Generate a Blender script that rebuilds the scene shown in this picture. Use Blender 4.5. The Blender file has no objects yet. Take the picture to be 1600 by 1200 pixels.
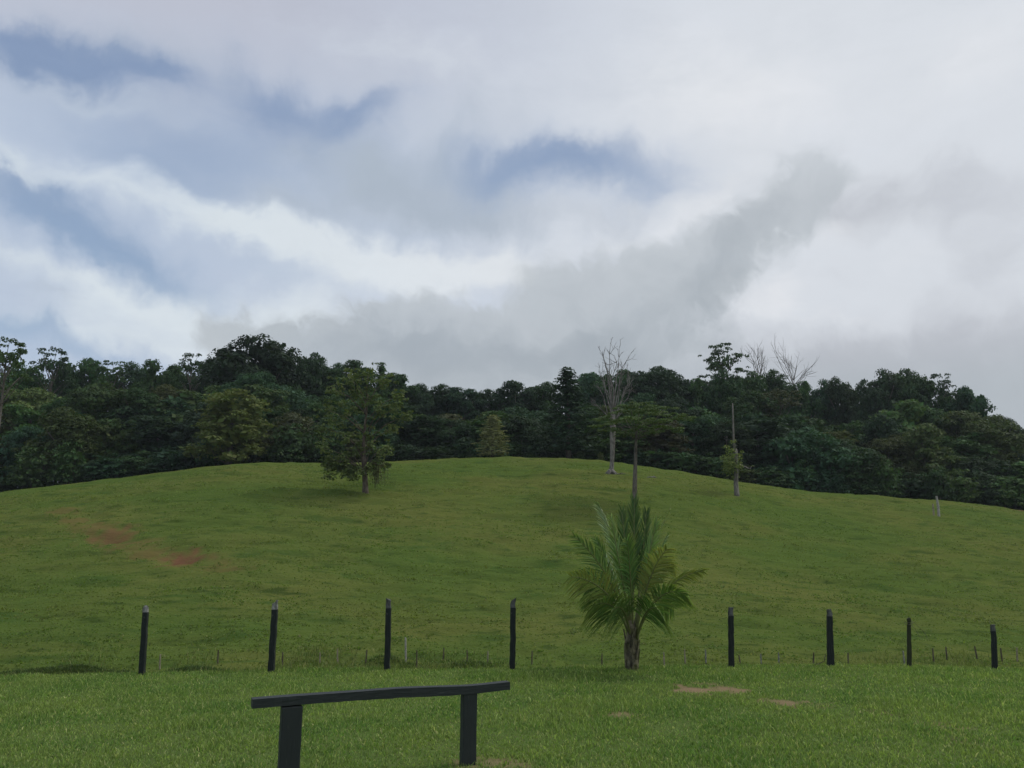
import bpy, math, random
import numpy as np
from mathutils import Vector

S = bpy.context.scene
COL = S.collection
F = 1340.0                      # focal length in photo pixels (1600 wide)
PITCH = math.atan(250 / F)
SP, CP = math.sin(PITCH), math.cos(PITCH)
EYE = 1.6
R = np.random.default_rng(11)

# ------------------------------------------------------------------ view maths (only to find where things stand)
def ray(px, py):
    a = (px - 800) / F
    b = (600 - py) / F
    dy = CP - b * SP
    return a / dy, (SP + b * CP) / dy          # X/Y, (Z-EYE)/Y
def at(px, py, Y):
    u, t = ray(px, py)
    return np.array([u * Y, Y, EYE + t * Y])
def at_z(px, py, z):
    u, t = ray(px, py)
    Y = (z - EYE) / t
    return np.array([u * Y, Y, z])

# ------------------------------------------------------------------ noise
def _h(ix, iy, s):
    n = (ix.astype(np.int64) * 374761393 + iy.astype(np.int64) * 668265263 + s * 974711) & 0x7fffffff
    n = ((n ^ (n >> 13)) * 1274126177) & 0x7fffffff
    n = n ^ (n >> 16)
    return (n & 0xffff) / 65535.0
def vnoise(x, y, s=0):
    x = np.asarray(x, float); y = np.asarray(y, float)
    ix = np.floor(x); iy = np.floor(y)
    fx = x - ix; fy = y - iy
    fx = fx * fx * (3 - 2 * fx); fy = fy * fy * (3 - 2 * fy)
    a = _h(ix, iy, s); b = _h(ix + 1, iy, s); c = _h(ix, iy + 1, s); d = _h(ix + 1, iy + 1, s)
    return (a + (b - a) * fx) * (1 - fy) + (c + (d - c) * fx) * fy
def fbm(x, y, s=0, o=4):
    v = 0; a = .5; n = 0
    for k in range(o):
        v = v + a * vnoise(np.asarray(x) * 2 ** k + 17.3 * k, np.asarray(y) * 2 ** k - 9.1 * k, s + k); n += a; a *= .5
    return v / n
def sstep(a, b, x):
    w = np.clip((x - a) / (b - a), 0, 1)
    return w * w * (3 - 2 * w)

# ------------------------------------------------------------------ terrain
YE, YV = 11.7, 42.0
def _table(pts):
    u, t = np.array([ray(*p) for p in pts]).T
    uu = np.linspace(-0.9, 0.9, 400)
    tt = np.interp(uu, u, t)
    k = np.exp(-np.linspace(-2, 2, 17) ** 2); k /= k.sum()
    return uu, np.convolve(np.pad(tt, 8, mode='edge'), k, 'valid')
CR = _table([(-350, 812), (-150, 792), (0, 770), (100, 757), (200, 746), (300, 733), (360, 726), (430, 723), (520, 724), (640, 721),
             (740, 716), (860, 715), (930, 719), (1000, 728), (1080, 740), (1160, 753), (1240, 766), (1340, 774), (1440, 780),
             (1540, 790), (1600, 798), (1750, 806), (2000, 815)])
ED = _table([(-300, 1066), (0, 1058), (200, 1052), (424, 1048), (800, 1045), (1142, 1041), (1300, 1039), (1420, 1040), (1555, 1044), (1700, 1049), (2000, 1055)])
def crest_depth(u):
    return np.interp(u, [-.7, -.3, 0, .3, .45, .7], [104, 112, 120, 121, 124, 126])
BUMPS = []          # (X, Y, rx, ry, dz)
def height(X, Y, detail=True):
    X = np.asarray(X, float); Y = np.asarray(Y, float)
    Yp = np.maximum(Y, YE)
    u = np.clip(X / Yp, -.88, .88)
    te = np.interp(u, *ED)
    ze = EYE + YE * te
    lawn = ze * sstep(3.5, YE, Y) + (0.035 * (fbm(X * .5, Y * .5, 3) - .5) * sstep(0, 3, Y) if detail else 0)
    zv = -6.2
    w = np.clip((Y - YE) / (YV - YE), 0, 1)
    zdrop = ze + (zv - ze) * (1 - (1 - w) ** 2)
    tv = (zv - EYE) / YV
    yc = crest_depth(u); tc = np.interp(u, *CR)
    w2 = np.clip((Y - YV) / (yc - YV), 0, 1)
    t = tv + (tc - tv) * np.sin(w2 * math.pi / 2)
    zh = EYE + t * np.maximum(np.minimum(Y, yc), 1)
    dy = np.clip(Y - yc, 0, 70)
    zh = zh + (tc + .015) * dy - .10 * 5 * (1 - np.exp(-dy / 5))
    z = np.where(Y < YE, lawn, np.where(Y < YV, zdrop, zh))
    if detail:
        m = sstep(13, 24, Y) * (1 - sstep(-6, 2, Y - yc) * .8)
        hill = .9 * (fbm(X * .045, Y * .06, 21, 3) - .5) * sstep(24, 50, Y) * (1 - sstep(-30, -6, Y - yc))
        wx = X + 3 * (vnoise(X * .2, Y * .2, 5) - .5)
        r1 = fbm(wx * .22, Y * .95 + .06 * X + 1.6 * vnoise(X * .09, Y * .1, 8), 31, 3)
        r2 = fbm(wx * .7, Y * 2.1, 41, 2)
        z = z + hill + m * (.80 * (r1 - .5) + .26 * (r2 - .5))
    for (bx, by, rx, ry, dz) in BUMPS:
        z = z + dz * np.exp(-((X - bx) / rx) ** 2 - ((Y - by) / ry) ** 2)
    return z
def ground(x, y):
    return float(height(np.array([x]), np.array([y]))[0])
def hill_at(px, py):
    """the point of the pasture seen at a place of the photograph"""
    u, t = ray(px, py)
    Y = np.arange(30, 127, .1)
    z = height(u * Y, Y, False)
    tt = (z - EYE) / Y
    k = int(np.argmax(tt >= t)) if np.any(tt >= t) else int(np.argmax(tt))
    return float(u * Y[k]), float(Y[k])

_b = hill_at(612, 1034); BUMPS.append((_b[0], _b[1] - 1.5, 1.5, 1.4, .9))
_b = hill_at(128, 1046); BUMPS.append((_b[0], _b[1] - 1.2, 3.2, .9, .55))
_b = hill_at(318, 1044); BUMPS.append((_b[0], _b[1] - 1.2, 2.2, .8, .55))
_b = hill_at(725, 1040); BUMPS.append((_b[0], _b[1] - 2.0, 2.6, 1.2, .35))
for (_px, _rx) in ((30, 3.0), (120, 3.2), (220, 3.0), (310, 2.6)):
    _b = hill_at(_px, 997 + .01 * _px); BUMPS.append((_b[0], _b[1], _rx, .32, -.24))
# trodden hollows with a small scarp above them
SCARS = []
for (px, py, rx, ry, s) in [(282, 877, 1.3, 1.4, 1.0), (172, 838, 1.7, 1.3, .75), (215, 858, 1.5, 1.2, .3), (1590, 788, 3.5, 3.0, .8), (152, 828, 1.3, 1.0, .45), (120, 815, 1.3, 1.0, .42), (195, 850, 1.4, 1.0, .5), (238, 866, 1.3, .9, .45), (300, 884, 1.5, .8, .45), (95, 803, 1.3, 1.0, .36), (140, 823, 1.2, .9, .42), (258, 873, 1.2, .8, .5), (360, 895, 1.4, .7, .3), (335, 888, 1.0, .8, .25)]:
    bx, by = hill_at(px, py)
    SCARS.append((bx, by, rx, ry, s))
    if px < 1000 and s > .6: BUMPS.append((bx, by - .3, rx * 1.1, ry * .8, -.60 * (.5 + s * .5))); BUMPS.append((bx, by + 1.9, rx * 1.2, .7, .36))
LSOIL = []
for (px, py, rx, ry, s) in [(1100, 1080, .30, .17, .85), (1140, 1082, .16, .10, .8), (1072, 1079, .12, .08, .9), (1237, 1103, .14, .09, .75), (1205, 1100, .12, .08, .5), (972, 1116, .13, .08, .6), (1480, 1142, .16, .11, .45), (1375, 1118, .18, .1, .4), (760, 1192, .2, .08, .55), (1510, 1160, .2, .1, .35), (735, 1196, .16, .1, .6), (1270, 1106, .2, .1, .3), (1160, 1090, .3, .08, .25)]:
    p = at_z(px, py, 0.0)
    LSOIL.append((p[0], p[1], rx, ry, s))
def soil_mask(X, Y, L, k=3.0):
    m = np.zeros_like(np.asarray(X, float))
    n = fbm(np.asarray(X) * 8, np.asarray(Y) * 6, 77, 4) if L is LSOIL else fbm(np.asarray(X) * 1.9, np.asarray(Y) * 1.6, 78, 4)
    for (bx, by, rx, ry, s) in L:
        d = np.sqrt(((X - bx) / rx) ** 2 + ((Y - by) / (ry * (1.7 if L is LSOIL else 1))) ** 2)
        m = np.maximum(m, s * np.clip(1.6 - d - k * (n - .5), 0, 1))
    return m

# ------------------------------------------------------------------ object helpers
def tag(o, label=None, cat=None, group=None, kind=None):
    if label: o['label'] = label
    if cat: o['category'] = cat
    if group: o['group'] = group
    if kind: o['kind'] = kind
    return o
def mesh_np(name, V, faces, mat=None, smooth=False):
    """faces: list of (n,k) int arrays"""
    me = bpy.data.meshes.new(name)
    V = np.asarray(V, np.float32)
    loops = np.concatenate([f.ravel() for f in faces]).astype(np.int32)
    tot = np.concatenate([np.full(len(f), f.shape[1], np.int32) for f in faces])
    st = np.concatenate([[0], np.cumsum(tot)[:-1]]).astype(np.int32)
    me.vertices.add(len(V)); me.vertices.foreach_set('co', V.ravel())
    me.loops.add(len(loops)); me.loops.foreach_set('vertex_index', loops)
    me.polygons.add(len(tot)); me.polygons.foreach_set('loop_start', st); me.polygons.foreach_set('loop_total', tot)
    me.polygons.foreach_set('use_smooth', np.full(len(tot), bool(smooth)))
    me.update(calc_edges=True); me.validate()
    if mat: me.materials.append(mat)
    return me
def obj(name, me, parent=None, loc=(0, 0, 0)):
    o = bpy.data.objects.new(name, me); COL.objects.link(o)
    o.location = loc
    if parent: o.parent = parent
    return o
def empty(name, loc, rz=0.0):
    o = bpy.data.objects.new(name, None); COL.objects.link(o)
    o.location = [float(c) for c in loc]; o.rotation_euler.z = rz; o.empty_display_size = .3
    return o

class MB:
    def __init__(s): s.V = []; s.F3 = []; s.F4 = []; s.n = 0
    def add(s, V, f4=None, f3=None):
        V = np.asarray(V, float).reshape(-1, 3)
        if f4 is not None and len(f4): s.F4.append(np.asarray(f4).reshape(-1, 4) + s.n)
        if f3 is not None and len(f3): s.F3.append(np.asarray(f3).reshape(-1, 3) + s.n)
        s.V.append(V); s.n += len(V)
    def tube(s, P, rad, n=6, twist=0, jit=0, rng=None, cap=True):
        P = np.asarray(P, float); m = len(P)
        rad = np.broadcast_to(np.asarray(rad, float), (m,))
        T = np.gradient(P, axis=0); T /= np.linalg.norm(T, axis=1)[:, None] + 1e-9
        ref = np.array([1.0, 0, 0]) if abs(T[0][0]) < .8 else np.array([0, 1.0, 0])
        A = np.cross(T, ref); A /= np.linalg.norm(A, axis=1)[:, None] + 1e-9
        B = np.cross(T, A)
        th = np.arange(n) / n * 2 * np.pi + twist
        rr = rad[:, None] * np.ones(n)[None]
        if jit: rr = rr * (1 + jit * (rng.random((m, n)) - .5) * 2)
        V = P[:, None] + rr[..., None] * (np.cos(th)[None, :, None] * A[:, None] + np.sin(th)[None, :, None] * B[:, None])
        V = V.reshape(-1, 3)
        i = np.arange(m - 1)[:, None] * n; j = np.arange(n)[None]; k = (j + 1) % n
        f = np.stack([i + j, i + k, i + n + k, i + n + j], -1).reshape(-1, 4)
        f3 = []
        if cap:
            V = np.vstack([V, P[0], P[-1]])
            b = m * n
            f3 = [[b, (q + 1) % n, q] for q in range(n)] + [[b + 1, (m - 1) * n + q, (m - 1) * n + (q + 1) % n] for q in range(n)]
        s.add(V, f, f3)
    def leaves(s, C, N, L, W, rng, axis=None):
        """pointed leaf-shaped quads, bent a little"""
        C = np.asarray(C, float); n = len(C)
        N = N / (np.linalg.norm(N, axis=1)[:, None] + 1e-9)
        A = rng.normal(size=(n, 3)) if axis is None else axis
        A = A - (A * N).sum(1)[:, None] * N; A /= np.linalg.norm(A, axis=1)[:, None] + 1e-9
        B = np.cross(N, A)
        L = np.broadcast_to(L, (n,))[:, None]; W = np.broadcast_to(W, (n,))[:, None]
        V = np.stack([C - A * L * .5, C + B * W * .5 - A * L * .06, C + A * L * .5 - N * L * .12, C - B * W * .5 - A * L * .06], 1)
        f = np.arange(n)[:, None] * 4 + np.arange(4)[None]
        s.add(V.reshape(-1, 3), f)
    def box_hull(s, secs):
        """loft through rectangular sections (list of four-point arrays)"""
        m = len(secs); V = np.concatenate(secs)
        f = []
        for i in range(m - 1):
            for j in range(4): f.append([i * 4 + j, i * 4 + (j + 1) % 4, i * 4 + 4 + (j + 1) % 4, i * 4 + 4 + j])
        f.append([3, 2, 1, 0]); e = (m - 1) * 4; f.append([e, e + 1, e + 2, e + 3])
        s.add(V, f)
    def mesh(s, name, mat=None, smooth=False):
        fs = []
        if s.F4: fs.append(np.concatenate(s.F4))
        if s.F3: fs.append(np.concatenate(s.F3))
        return mesh_np(name, np.concatenate(s.V), fs, mat, smooth)

# ------------------------------------------------------------------ materials
class NT:
    def __init__(s, tree): s.t = tree; s.n = tree.nodes; s.l = tree.links
    def node(s, typ, **kw):
        n = s.n.new(typ)
        for k, v in kw.items(): setattr(n, k, v)
        return n
    def put(s, sock, v):
        if isinstance(v, bpy.types.NodeSocket): s.l.new(v, sock)
        elif v is not None: sock.default_value = v
    def m(s, op, a, b=None, c=None, clamp=False):
        n = s.node('ShaderNodeMath', operation=op, use_clamp=clamp)
        for i, v in enumerate((a, b, c)):
            if v is not None: s.put(n.inputs[i], v)
        return n.outputs[0]
    def mix(s, f, a, b, mode='MIX'):
        n = s.node('ShaderNodeMix', data_type='RGBA', blend_type=mode)
        s.put(n.inputs[0], f)
        for i, v in ((6, a), (7, b)):
            s.put(n.inputs[i], v if isinstance(v, bpy.types.NodeSocket) else (*v, 1.0))
        return n.outputs[2]
    def noise(s, vec, scale, detail=3, rough=.55, dist=0.0, out=0):
        n = s.node('ShaderNodeTexNoise')
        s.put(n.inputs['Vector'], vec); n.inputs['Scale'].default_value = scale; n.inputs['Detail'].default_value = detail
        n.inputs['Roughness'].default_value = rough; n.inputs['Distortion'].default_value = dist
        return n.outputs[out]
    def ramp(s, v, lo, hi):
        n = s.node('ShaderNodeMapRange', interpolation_type='SMOOTHSTEP')
        s.put(n.inputs[0], v); n.inputs[1].default_value = lo; n.inputs[2].default_value = hi
        return n.outputs[0]
    def mapping(s, vec, scale=(1, 1, 1), rot=(0, 0, 0), loc=(0, 0, 0)):
        n = s.node('ShaderNodeMapping'); s.put(n.inputs[0], vec)
        n.inputs['Scale'].default_value = scale; n.inputs['Rotation'].default_value = rot; n.inputs['Location'].default_value = loc
        return n.outputs[0]
def new_mat(name):
    m = bpy.data.materials.new(name); m.use_nodes = True
    t = NT(m.node_tree); t.n.clear()
    out = t.node('ShaderNodeOutputMaterial')
    return m, t, out
def principled(t, col, rough=.8, spec=.25, normal=None):
    b = t.node('ShaderNodeBsdfPrincipled')
    t.put(b.inputs['Base Color'], col if isinstance(col, bpy.types.NodeSocket) else (*col, 1))
    t.put(b.inputs['Roughness'], rough); b.inputs['Specular IOR Level'].default_value = spec
    if normal: t.put(b.inputs['Normal'], normal)
    return b.outputs[0]
def bump(t, h, strength=.5, dist=.02):
    n = t.node('ShaderNodeBump'); n.inputs['Strength'].default_value = strength; n.inputs['Distance'].default_value = dist
    t.put(n.inputs['Height'], h); return n.outputs[0]

def leaf_mat(name, tint=None, trans=.22, rough=.55, var=.5, spec=.3, tips=False):
    m, t, out = new_mat(name)
    oi = t.node('ShaderNodeObjectInfo'); geo = t.node('ShaderNodeNewGeometry')
    r = geo.outputs['Random Per Island']
    base = oi.outputs['Color'] if tint is None else tint
    if tips: base = t.mix(t.node('ShaderNodeAttribute', attribute_name='tip').outputs['Fac'], base, (.38, .44, .12))
    k = t.m('ADD', t.m('MULTIPLY', r, var), 1 - var / 2)
    hsv = t.node('ShaderNodeHueSaturation')
    t.put(hsv.inputs['Color'], base if isinstance(base, bpy.types.NodeSocket) else (*base, 1)); t.put(hsv.inputs['Value'], k)
    t.put(hsv.inputs['Hue'], t.m('ADD', t.m('MULTIPLY', t.m('FRACT', t.m('MULTIPLY', r, 7.31)), .05), .475))
    col = hsv.outputs[0]
    b = principled(t, col, rough, spec)
    tr = t.node('ShaderNodeBsdfTranslucent'); t.put(tr.inputs[0], t.mix(1.0, col, (1.25, 1.3, .6), 'MULTIPLY'))
    mx = t.node('ShaderNodeMixShader'); mx.inputs[0].default_value = trans
    t.l.new(b, mx.inputs[1]); t.l.new(tr.outputs[0], mx.inputs[2]); t.l.new(mx.outputs[0], out.inputs[0])
    return m
M_LEAF = leaf_mat('foliage', None, .25, .65, .6, .12)
def bark_mat(name, c1, c2, scale=6.0):
    m, t, out = new_mat(name)
    tc = t.node('ShaderNodeTexCoord').outputs['Object']
    v = t.mapping(tc, (1, 1, .25))
    n = t.noise(v, scale, 5, .65); n2 = t.noise(tc, scale * .25, 3)
    col = t.mix(t.ramp(n, .35, .65), c1, c2)
    col = t.mix(t.m('MULTIPLY', t.ramp(n2, .5, .75), .6), col, [c * .55 for c in c1])
    t.l.new(principled(t, col, .9, .15, bump(t, n, .6, .05)), out.inputs[0])
    return m
M_BARK = bark_mat('bark', (.075, .065, .052), (.16, .145, .12))
M_PALE = bark_mat('pale_bark', (.11, .103, .085), (.24, .225, .20))
M_DEAD = bark_mat('dead_wood', (.11, .10, .088), (.26, .245, .225))
M_SNAG = bark_mat('old_dead_wood', (.085, .077, .066), (.24, .225, .20))
M_WHITE = bark_mat('bleached_wood', (.22, .21, .18), (.44, .43, .39), 20)
M_BROWN = bark_mat('brown_wood', (.07, .055, .042), (.17, .14, .11))

def paint_mat():
    m, t, out = new_mat('dark_paint')
    tc = t.node('ShaderNodeTexCoord').outputs['Object']
    grain = t.noise(t.mapping(tc, (14, 14, 1.6)), 3, 5, .6)
    n2 = t.noise(tc, 6, 4)
    col = t.mix(n2, (.010, .0145, .0135), (.023, .029, .027))
    col = t.mix(t.m('MULTIPLY', t.ramp(grain, .58, .72), .5), col, (.055, .06, .055))
    col = t.mix(t.m('MULTIPLY', t.ramp(t.noise(tc, 22, 3), .66, .74), .5), col, (.10, .10, .09))
    t.l.new(principled(t, col, .7, .2, bump(t, grain, .8, .02)), out.inputs[0])
    return m
M_PAINT = paint_mat()
def seat_mat():
    m, t, out = new_mat('seat_paint')
    tc = t.node('ShaderNodeTexCoord').outputs['Object']
    grain = t.noise(t.mapping(tc, (1.6, 14, 14)), 3, 5, .6)
    n2 = t.noise(tc, 5, 4)
    col = t.mix(n2, (.015, .0205, .0205), (.027, .034, .0335))
    col = t.mix(t.m('MULTIPLY', t.ramp(t.noise(t.mapping(tc, (1, 6, 6)), 9, 4), .62, .72), .3), col, (.10, .11, .10))
    t.l.new(principled(t, col, .6, .3, bump(t, grain, .45, .014)), out.inputs[0])
    return m
M_SEAT = seat_mat()
def leg_mat():
    m, t, out = new_mat('leg_paint')
    tc = t.node('ShaderNodeTexCoord').outputs['Object']
    grain = t.noise(t.mapping(tc, (14, 14, 1.2)), 3, 5, .6)
    col = t.mix(t.noise(tc, 5, 4), (.016, .021, .021), (.027, .034, .0335))
    col = t.mix(t.m('MULTIPLY', t.ramp(t.noise(t.mapping(tc, (5, 5, 1)), 9, 4), .62, .74), .3), col, (.085, .09, .08))
    t.l.new(principled(t, col, .62, .3, bump(t, grain, .4, .012)), out.inputs[0])
    return m
M_LEG = leg_mat()
M_RAW = bark_mat('weathered_wood', (.06, .064, .06), (.34, .34, .32), 24)
M_GREY = bark_mat('grey_wood', (.035, .038, .036), (.13, .135, .13), 16)
M_STAKE = bark_mat('stake_wood', (.16, .14, .10), (.34, .30, .23), 20)
M_STAKED = bark_mat('dark_stake_wood', (.05, .045, .03), (.13, .11, .08), 20)

def ground_mat(name, g1, g2, g3, soilc, pasture):
    m, t, out = new_mat(name)
    pos = t.node('ShaderNodeNewGeometry').outputs['Position']
    at_ = t.node('ShaderNodeAttribute', attribute_name='soil').outputs['Fac']
    if pasture:
        big = t.noise(t.mapping(pos, (.03, .05, 0)), 1.6, 4, .6)
        mid = t.noise(t.mapping(pos, (.16, .5, .3)), 1.2, 5, .65, .4)
        fine = t.noise(t.mapping(pos, (1.4, 3.5, 2)), 1.5, 4, .7)
        col = t.mix(t.ramp(big, .36, .64), g1, g2)
        col = t.mix(t.m('MULTIPLY', t.ramp(mid, .52, .70), .75), col, g3)
        shade_stk = t.noise(t.mapping(pos, (.30, 1.5, 1.0)), 1.3, 4, .6, .3)
        col = t.mix(t.m('MULTIPLY', t.ramp(shade_stk, .53, .68), .75), col, (.044, .074, .017))  # dark streaks paint in the shade of terrain ripples and tufts
        col = t.mix(t.m('MULTIPLY', t.ramp(fine, .58, .8), .3), col, (.040, .070, .016))
        fl = t.node('ShaderNodeAttribute', attribute_name='litter').outputs['Fac']
        col = t.mix(fl, col, (.030, .028, .018))
        h = t.noise(t.mapping(pos, (1.0, 2.2, 1.5)), 2.2, 5, .7)
        nrm = bump(t, h, .7, .14)
    else:
        n = t.noise(pos, 1.3, 4); f = t.noise(pos, 40, 4)
        col = t.mix(t.ramp(n, .35, .65), g1, g2); col = t.mix(t.ramp(f, .5, .7), col, g3)
        nrm = bump(t, f, .8, .02)
    sn = t.noise(pos, 9 if not pasture else 1.6, 4)
    sc = t.mix(sn, soilc, [c * 1.5 for c in soilc])
    col = t.mix(at_, col, sc)
    t.l.new(principled(t, col, 1.0, .0, nrm), out.inputs[0])
    return m
M_LAWN = ground_mat('lawn_ground', (.09, .14, .038), (.105, .155, .042), (.095, .095, .042), (.20, .14, .088), False)
M_PAST = ground_mat('pasture_ground', (.084, .128, .028), (.120, .140, .036), (.050, .096, .022), (.135, .072, .038), True)

def blade_mat(name, cols, trans=.3, scale=.35, stretch=(1, 1, 1)):
    m, t, out = new_mat(name)
    geo = t.node('ShaderNodeNewGeometry')
    r = geo.outputs['Random Per Island']
    big = t.noise(t.mapping(geo.outputs['Position'], stretch), scale, 4, .6)
    col = t.mix(t.ramp(big, .38, .62), cols[0], cols[1])
    col = t.mix(t.ramp(r, .55, 1.0), col, cols[2])
    col = t.mix(t.m('GREATER_THAN', t.m('FRACT', t.m('MULTIPLY', r, 13.7)), .95), col, cols[3])
    k = t.m('ADD', t.m('MULTIPLY', t.m('FRACT', t.m('MULTIPLY', r, 5.3)), .8), .62)
    hsv = t.node('ShaderNodeHueSaturation'); t.put(hsv.inputs['Color'], col); t.put(hsv.inputs['Value'], k)
    b = principled(t, hsv.outputs[0], .55, .25)
    tr = t.node('ShaderNodeBsdfTranslucent'); t.put(tr.inputs[0], t.mix(1.0, hsv.outputs[0], (1.1, 1.25, .6), 'MULTIPLY'))
    mx = t.node('ShaderNodeMixShader'); mx.inputs[0].default_value = trans
    t.l.new(b, mx.inputs[1]); t.l.new(tr.outputs[0], mx.inputs[2]); t.l.new(mx.outputs[0], out.inputs[0])
    return m
M_BLADE = blade_mat('lawn_blades', [(.120, .215, .052), (.200, .275, .075), (.30, .37, .12), (.46, .46, .21)], trans=.45, scale=.9)
M_TUFT = blade_mat('pasture_blades', [(.115, .188, .036), (.160, .195, .044), (.17, .22, .05), (.25, .245, .095)], trans=.4, scale=.06, stretch=(1, 1.8, 1))
M_TALL = blade_mat('tall_blades', [(.10, .16, .036), (.14, .18, .045), (.19, .20, .065), (.30, .28, .13)], scale=.4)

# ------------------------------------------------------------------ ground sheets
def grid(name, xs, ys, mat, L):
    X, Y = np.meshgrid(xs, ys)
    Z = height(X, Y)
    nx, ny = len(xs), len(ys)
    V = np.stack([X, Y, Z], -1).reshape(-1, 3)
    i = (np.arange(ny - 1)[:, None] * nx + np.arange(nx - 1)[None]).ravel()
    f = np.stack([i, i + 1, i + nx + 1, i + nx], -1)
    me = mesh_np(name, V, [f], mat, True)
    a = me.attributes.new('soil', 'FLOAT', 'POINT'); a.data.foreach_set('value', soil_mask(X, Y, L).ravel().astype(np.float32))
    if L is SCARS:
        u = np.clip(X / Y, -.88, .88)
        lit = sstep(2, 7, Y - crest_depth(u) + 2 * (fbm(X * .3, Y * .3, 61) - .5))
        a = me.attributes.new('litter', 'FLOAT', 'POINT'); a.data.foreach_set('value', lit.ravel().astype(np.float32))
    o = obj(name, me); o['kind'] = 'structure'
    return o
def axis(lo, hi, step, far, g=1.25):
    c = np.arange(lo, hi + step * .5, step)
    out = []; x = hi; d = step
    while x < far: d *= g; x += d; out.append(x)
    neg = []; x = lo; d = step
    while x > -far: d *= g; x -= d; neg.append(x)
    return np.concatenate([neg[::-1], c, out])
xs_l = axis(-9, 9, .06, 60); ys_l = np.concatenate([np.arange(-40, 4.6, .8), np.linspace(4.6, YE, 120)])
grid('lawn', xs_l, ys_l, M_LAWN, LSOIL)
ys_p = [YE]
while ys_p[-1] < 40: ys_p.append(ys_p[-1] + .30)
while ys_p[-1] < 134: ys_p.append(ys_p[-1] + .26)
d = .5
while ys_p[-1] < 3500: d *= 1.13; ys_p.append(ys_p[-1] + d)
grid('pasture', axis(-88, 88, .30, 3500, 1.2), np.array(ys_p), M_PAST, SCARS)

# ------------------------------------------------------------------ grass (stuff)
def blades(X, Y, Z, Lh, W, lean, rng, mat, name, ang=None):
    n = len(X)
    a = rng.random(n) * 2 * np.pi if ang is None else ang
    la = rng.random(n) * 2 * np.pi
    dx, dy = np.cos(a) * W / 2, np.sin(a) * W / 2
    ox, oy = np.cos(la) * lean * Lh, np.sin(la) * lean * Lh
    P = lambda k, f, q: np.stack([X + ox * f + dx * q, Y + oy * f + dy * q, Z + Lh * k], -1)
    V = np.stack([P(0, 0, -1), P(0, 0, 1), P(.55, .3, .8), P(.55, .3, -.8), P(.55 + .45 * np.sqrt(np.clip(1 - lean ** 2, .05, 1)), 1, 0)], 1).reshape(-1, 3)
    b = np.arange(n)[:, None] * 5
    return V, b + np.array([[0, 1, 2, 3]]), b + np.array([[3, 2, 4]])
def lawn_grass():
    n = 470000
    Y = 4.2 + (YE + .25 - 4.2) * R.random(n) ** .9
    X = (R.random(n) * 2 - 1) * (.72 * Y + 2.8)
    clump = fbm(X * 2.2, Y * 2.2, 91, 3)
    keep = (soil_mask(X, Y, LSOIL) < .35 + .3 * R.random(n)) & (R.random(n) < .10 + 1.5 * clump)
    X, Y, clump = X[keep], Y[keep], clump[keep]
    n = len(X)
    Z = height(X, Y) - .004
    tall = sstep(.5, .78, fbm(X * 1.1, Y * 1.1, 95, 3))
    wide = R.random(n) < .16
    Lh = (.013 + .019 * R.random(n) + .023 * clump + .024 * tall) * (1 + (R.random(n) < .03) * .9) * (1 - .25 * wide)
    W = (.0040 + .0045 * R.random(n)) * (1 + 1.7 * wide)
    V, f4, f3 = blades(X, Y, Z, Lh, W, .25 + .65 * R.random(n), R, M_BLADE, 'lawn_grass')
    o = obj('lawn_grass', mesh_np('lawn_grass', V, [f4, f3], M_BLADE)); tag(o, 'short mown bright green grass covering the near lawn', 'grass', kind='stuff')
def pasture_grass():
    n = 120000; nc = 46000; per = 7
    Y = 36 + 90 * R.random(n) ** .95
    X = (R.random(n) * 2 - 1) * .70 * Y
    Yc = 36 + 90 * R.random(nc) ** .9; Xc = (R.random(nc) * 2 - 1) * .70 * Yc
    kc = R.random(nc) < .05 + 1.15 * sstep(.38, .72, fbm(Xc * .25, Yc * .75, 101, 3)); Xc, Yc = Xc[kc], Yc[kc]; nc = len(Xc)
    sz = .5 + R.random(nc) ** 2
    tX = np.repeat(Xc, per) + R.normal(0, .26, nc * per) * np.repeat(sz, per); tY = np.repeat(Yc, per) + R.normal(0, .13, nc * per)
    tH = (.05 + .09 * R.random(nc * per)) * np.repeat(sz, per)
    Lh = np.concatenate([.035 + .05 * R.random(n), tH]); X = np.concatenate([X, tX]); Y = np.concatenate([Y, tY])
    W = np.concatenate([.06 + .09 * R.random(n), .05 + .08 * R.random(nc * per)])
    crest = sstep(-12, 0, Y - crest_depth(X / Y))
    keep = (Y < crest_depth(X / Y) + 1.5) & (soil_mask(X, Y, SCARS) < .3)
    X, Y, Lh, W, crest = X[keep], Y[keep], Lh[keep], W[keep], crest[keep]; n = len(X)
    V, f4, f3 = blades(X, Y, height(X, Y) - .015, Lh * (1 - .55 * crest), W, .55 + .42 * R.random(n), R, M_TUFT, 'pasture_grass', ang=R.normal(0, .7, n))
    o = obj('pasture_grass', mesh_np('pasture_grass', V, [f4, f3], M_TUFT)); tag(o, 'grazed olive green grass tufts over the round pasture hill', 'grass', kind='stuff')
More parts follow.
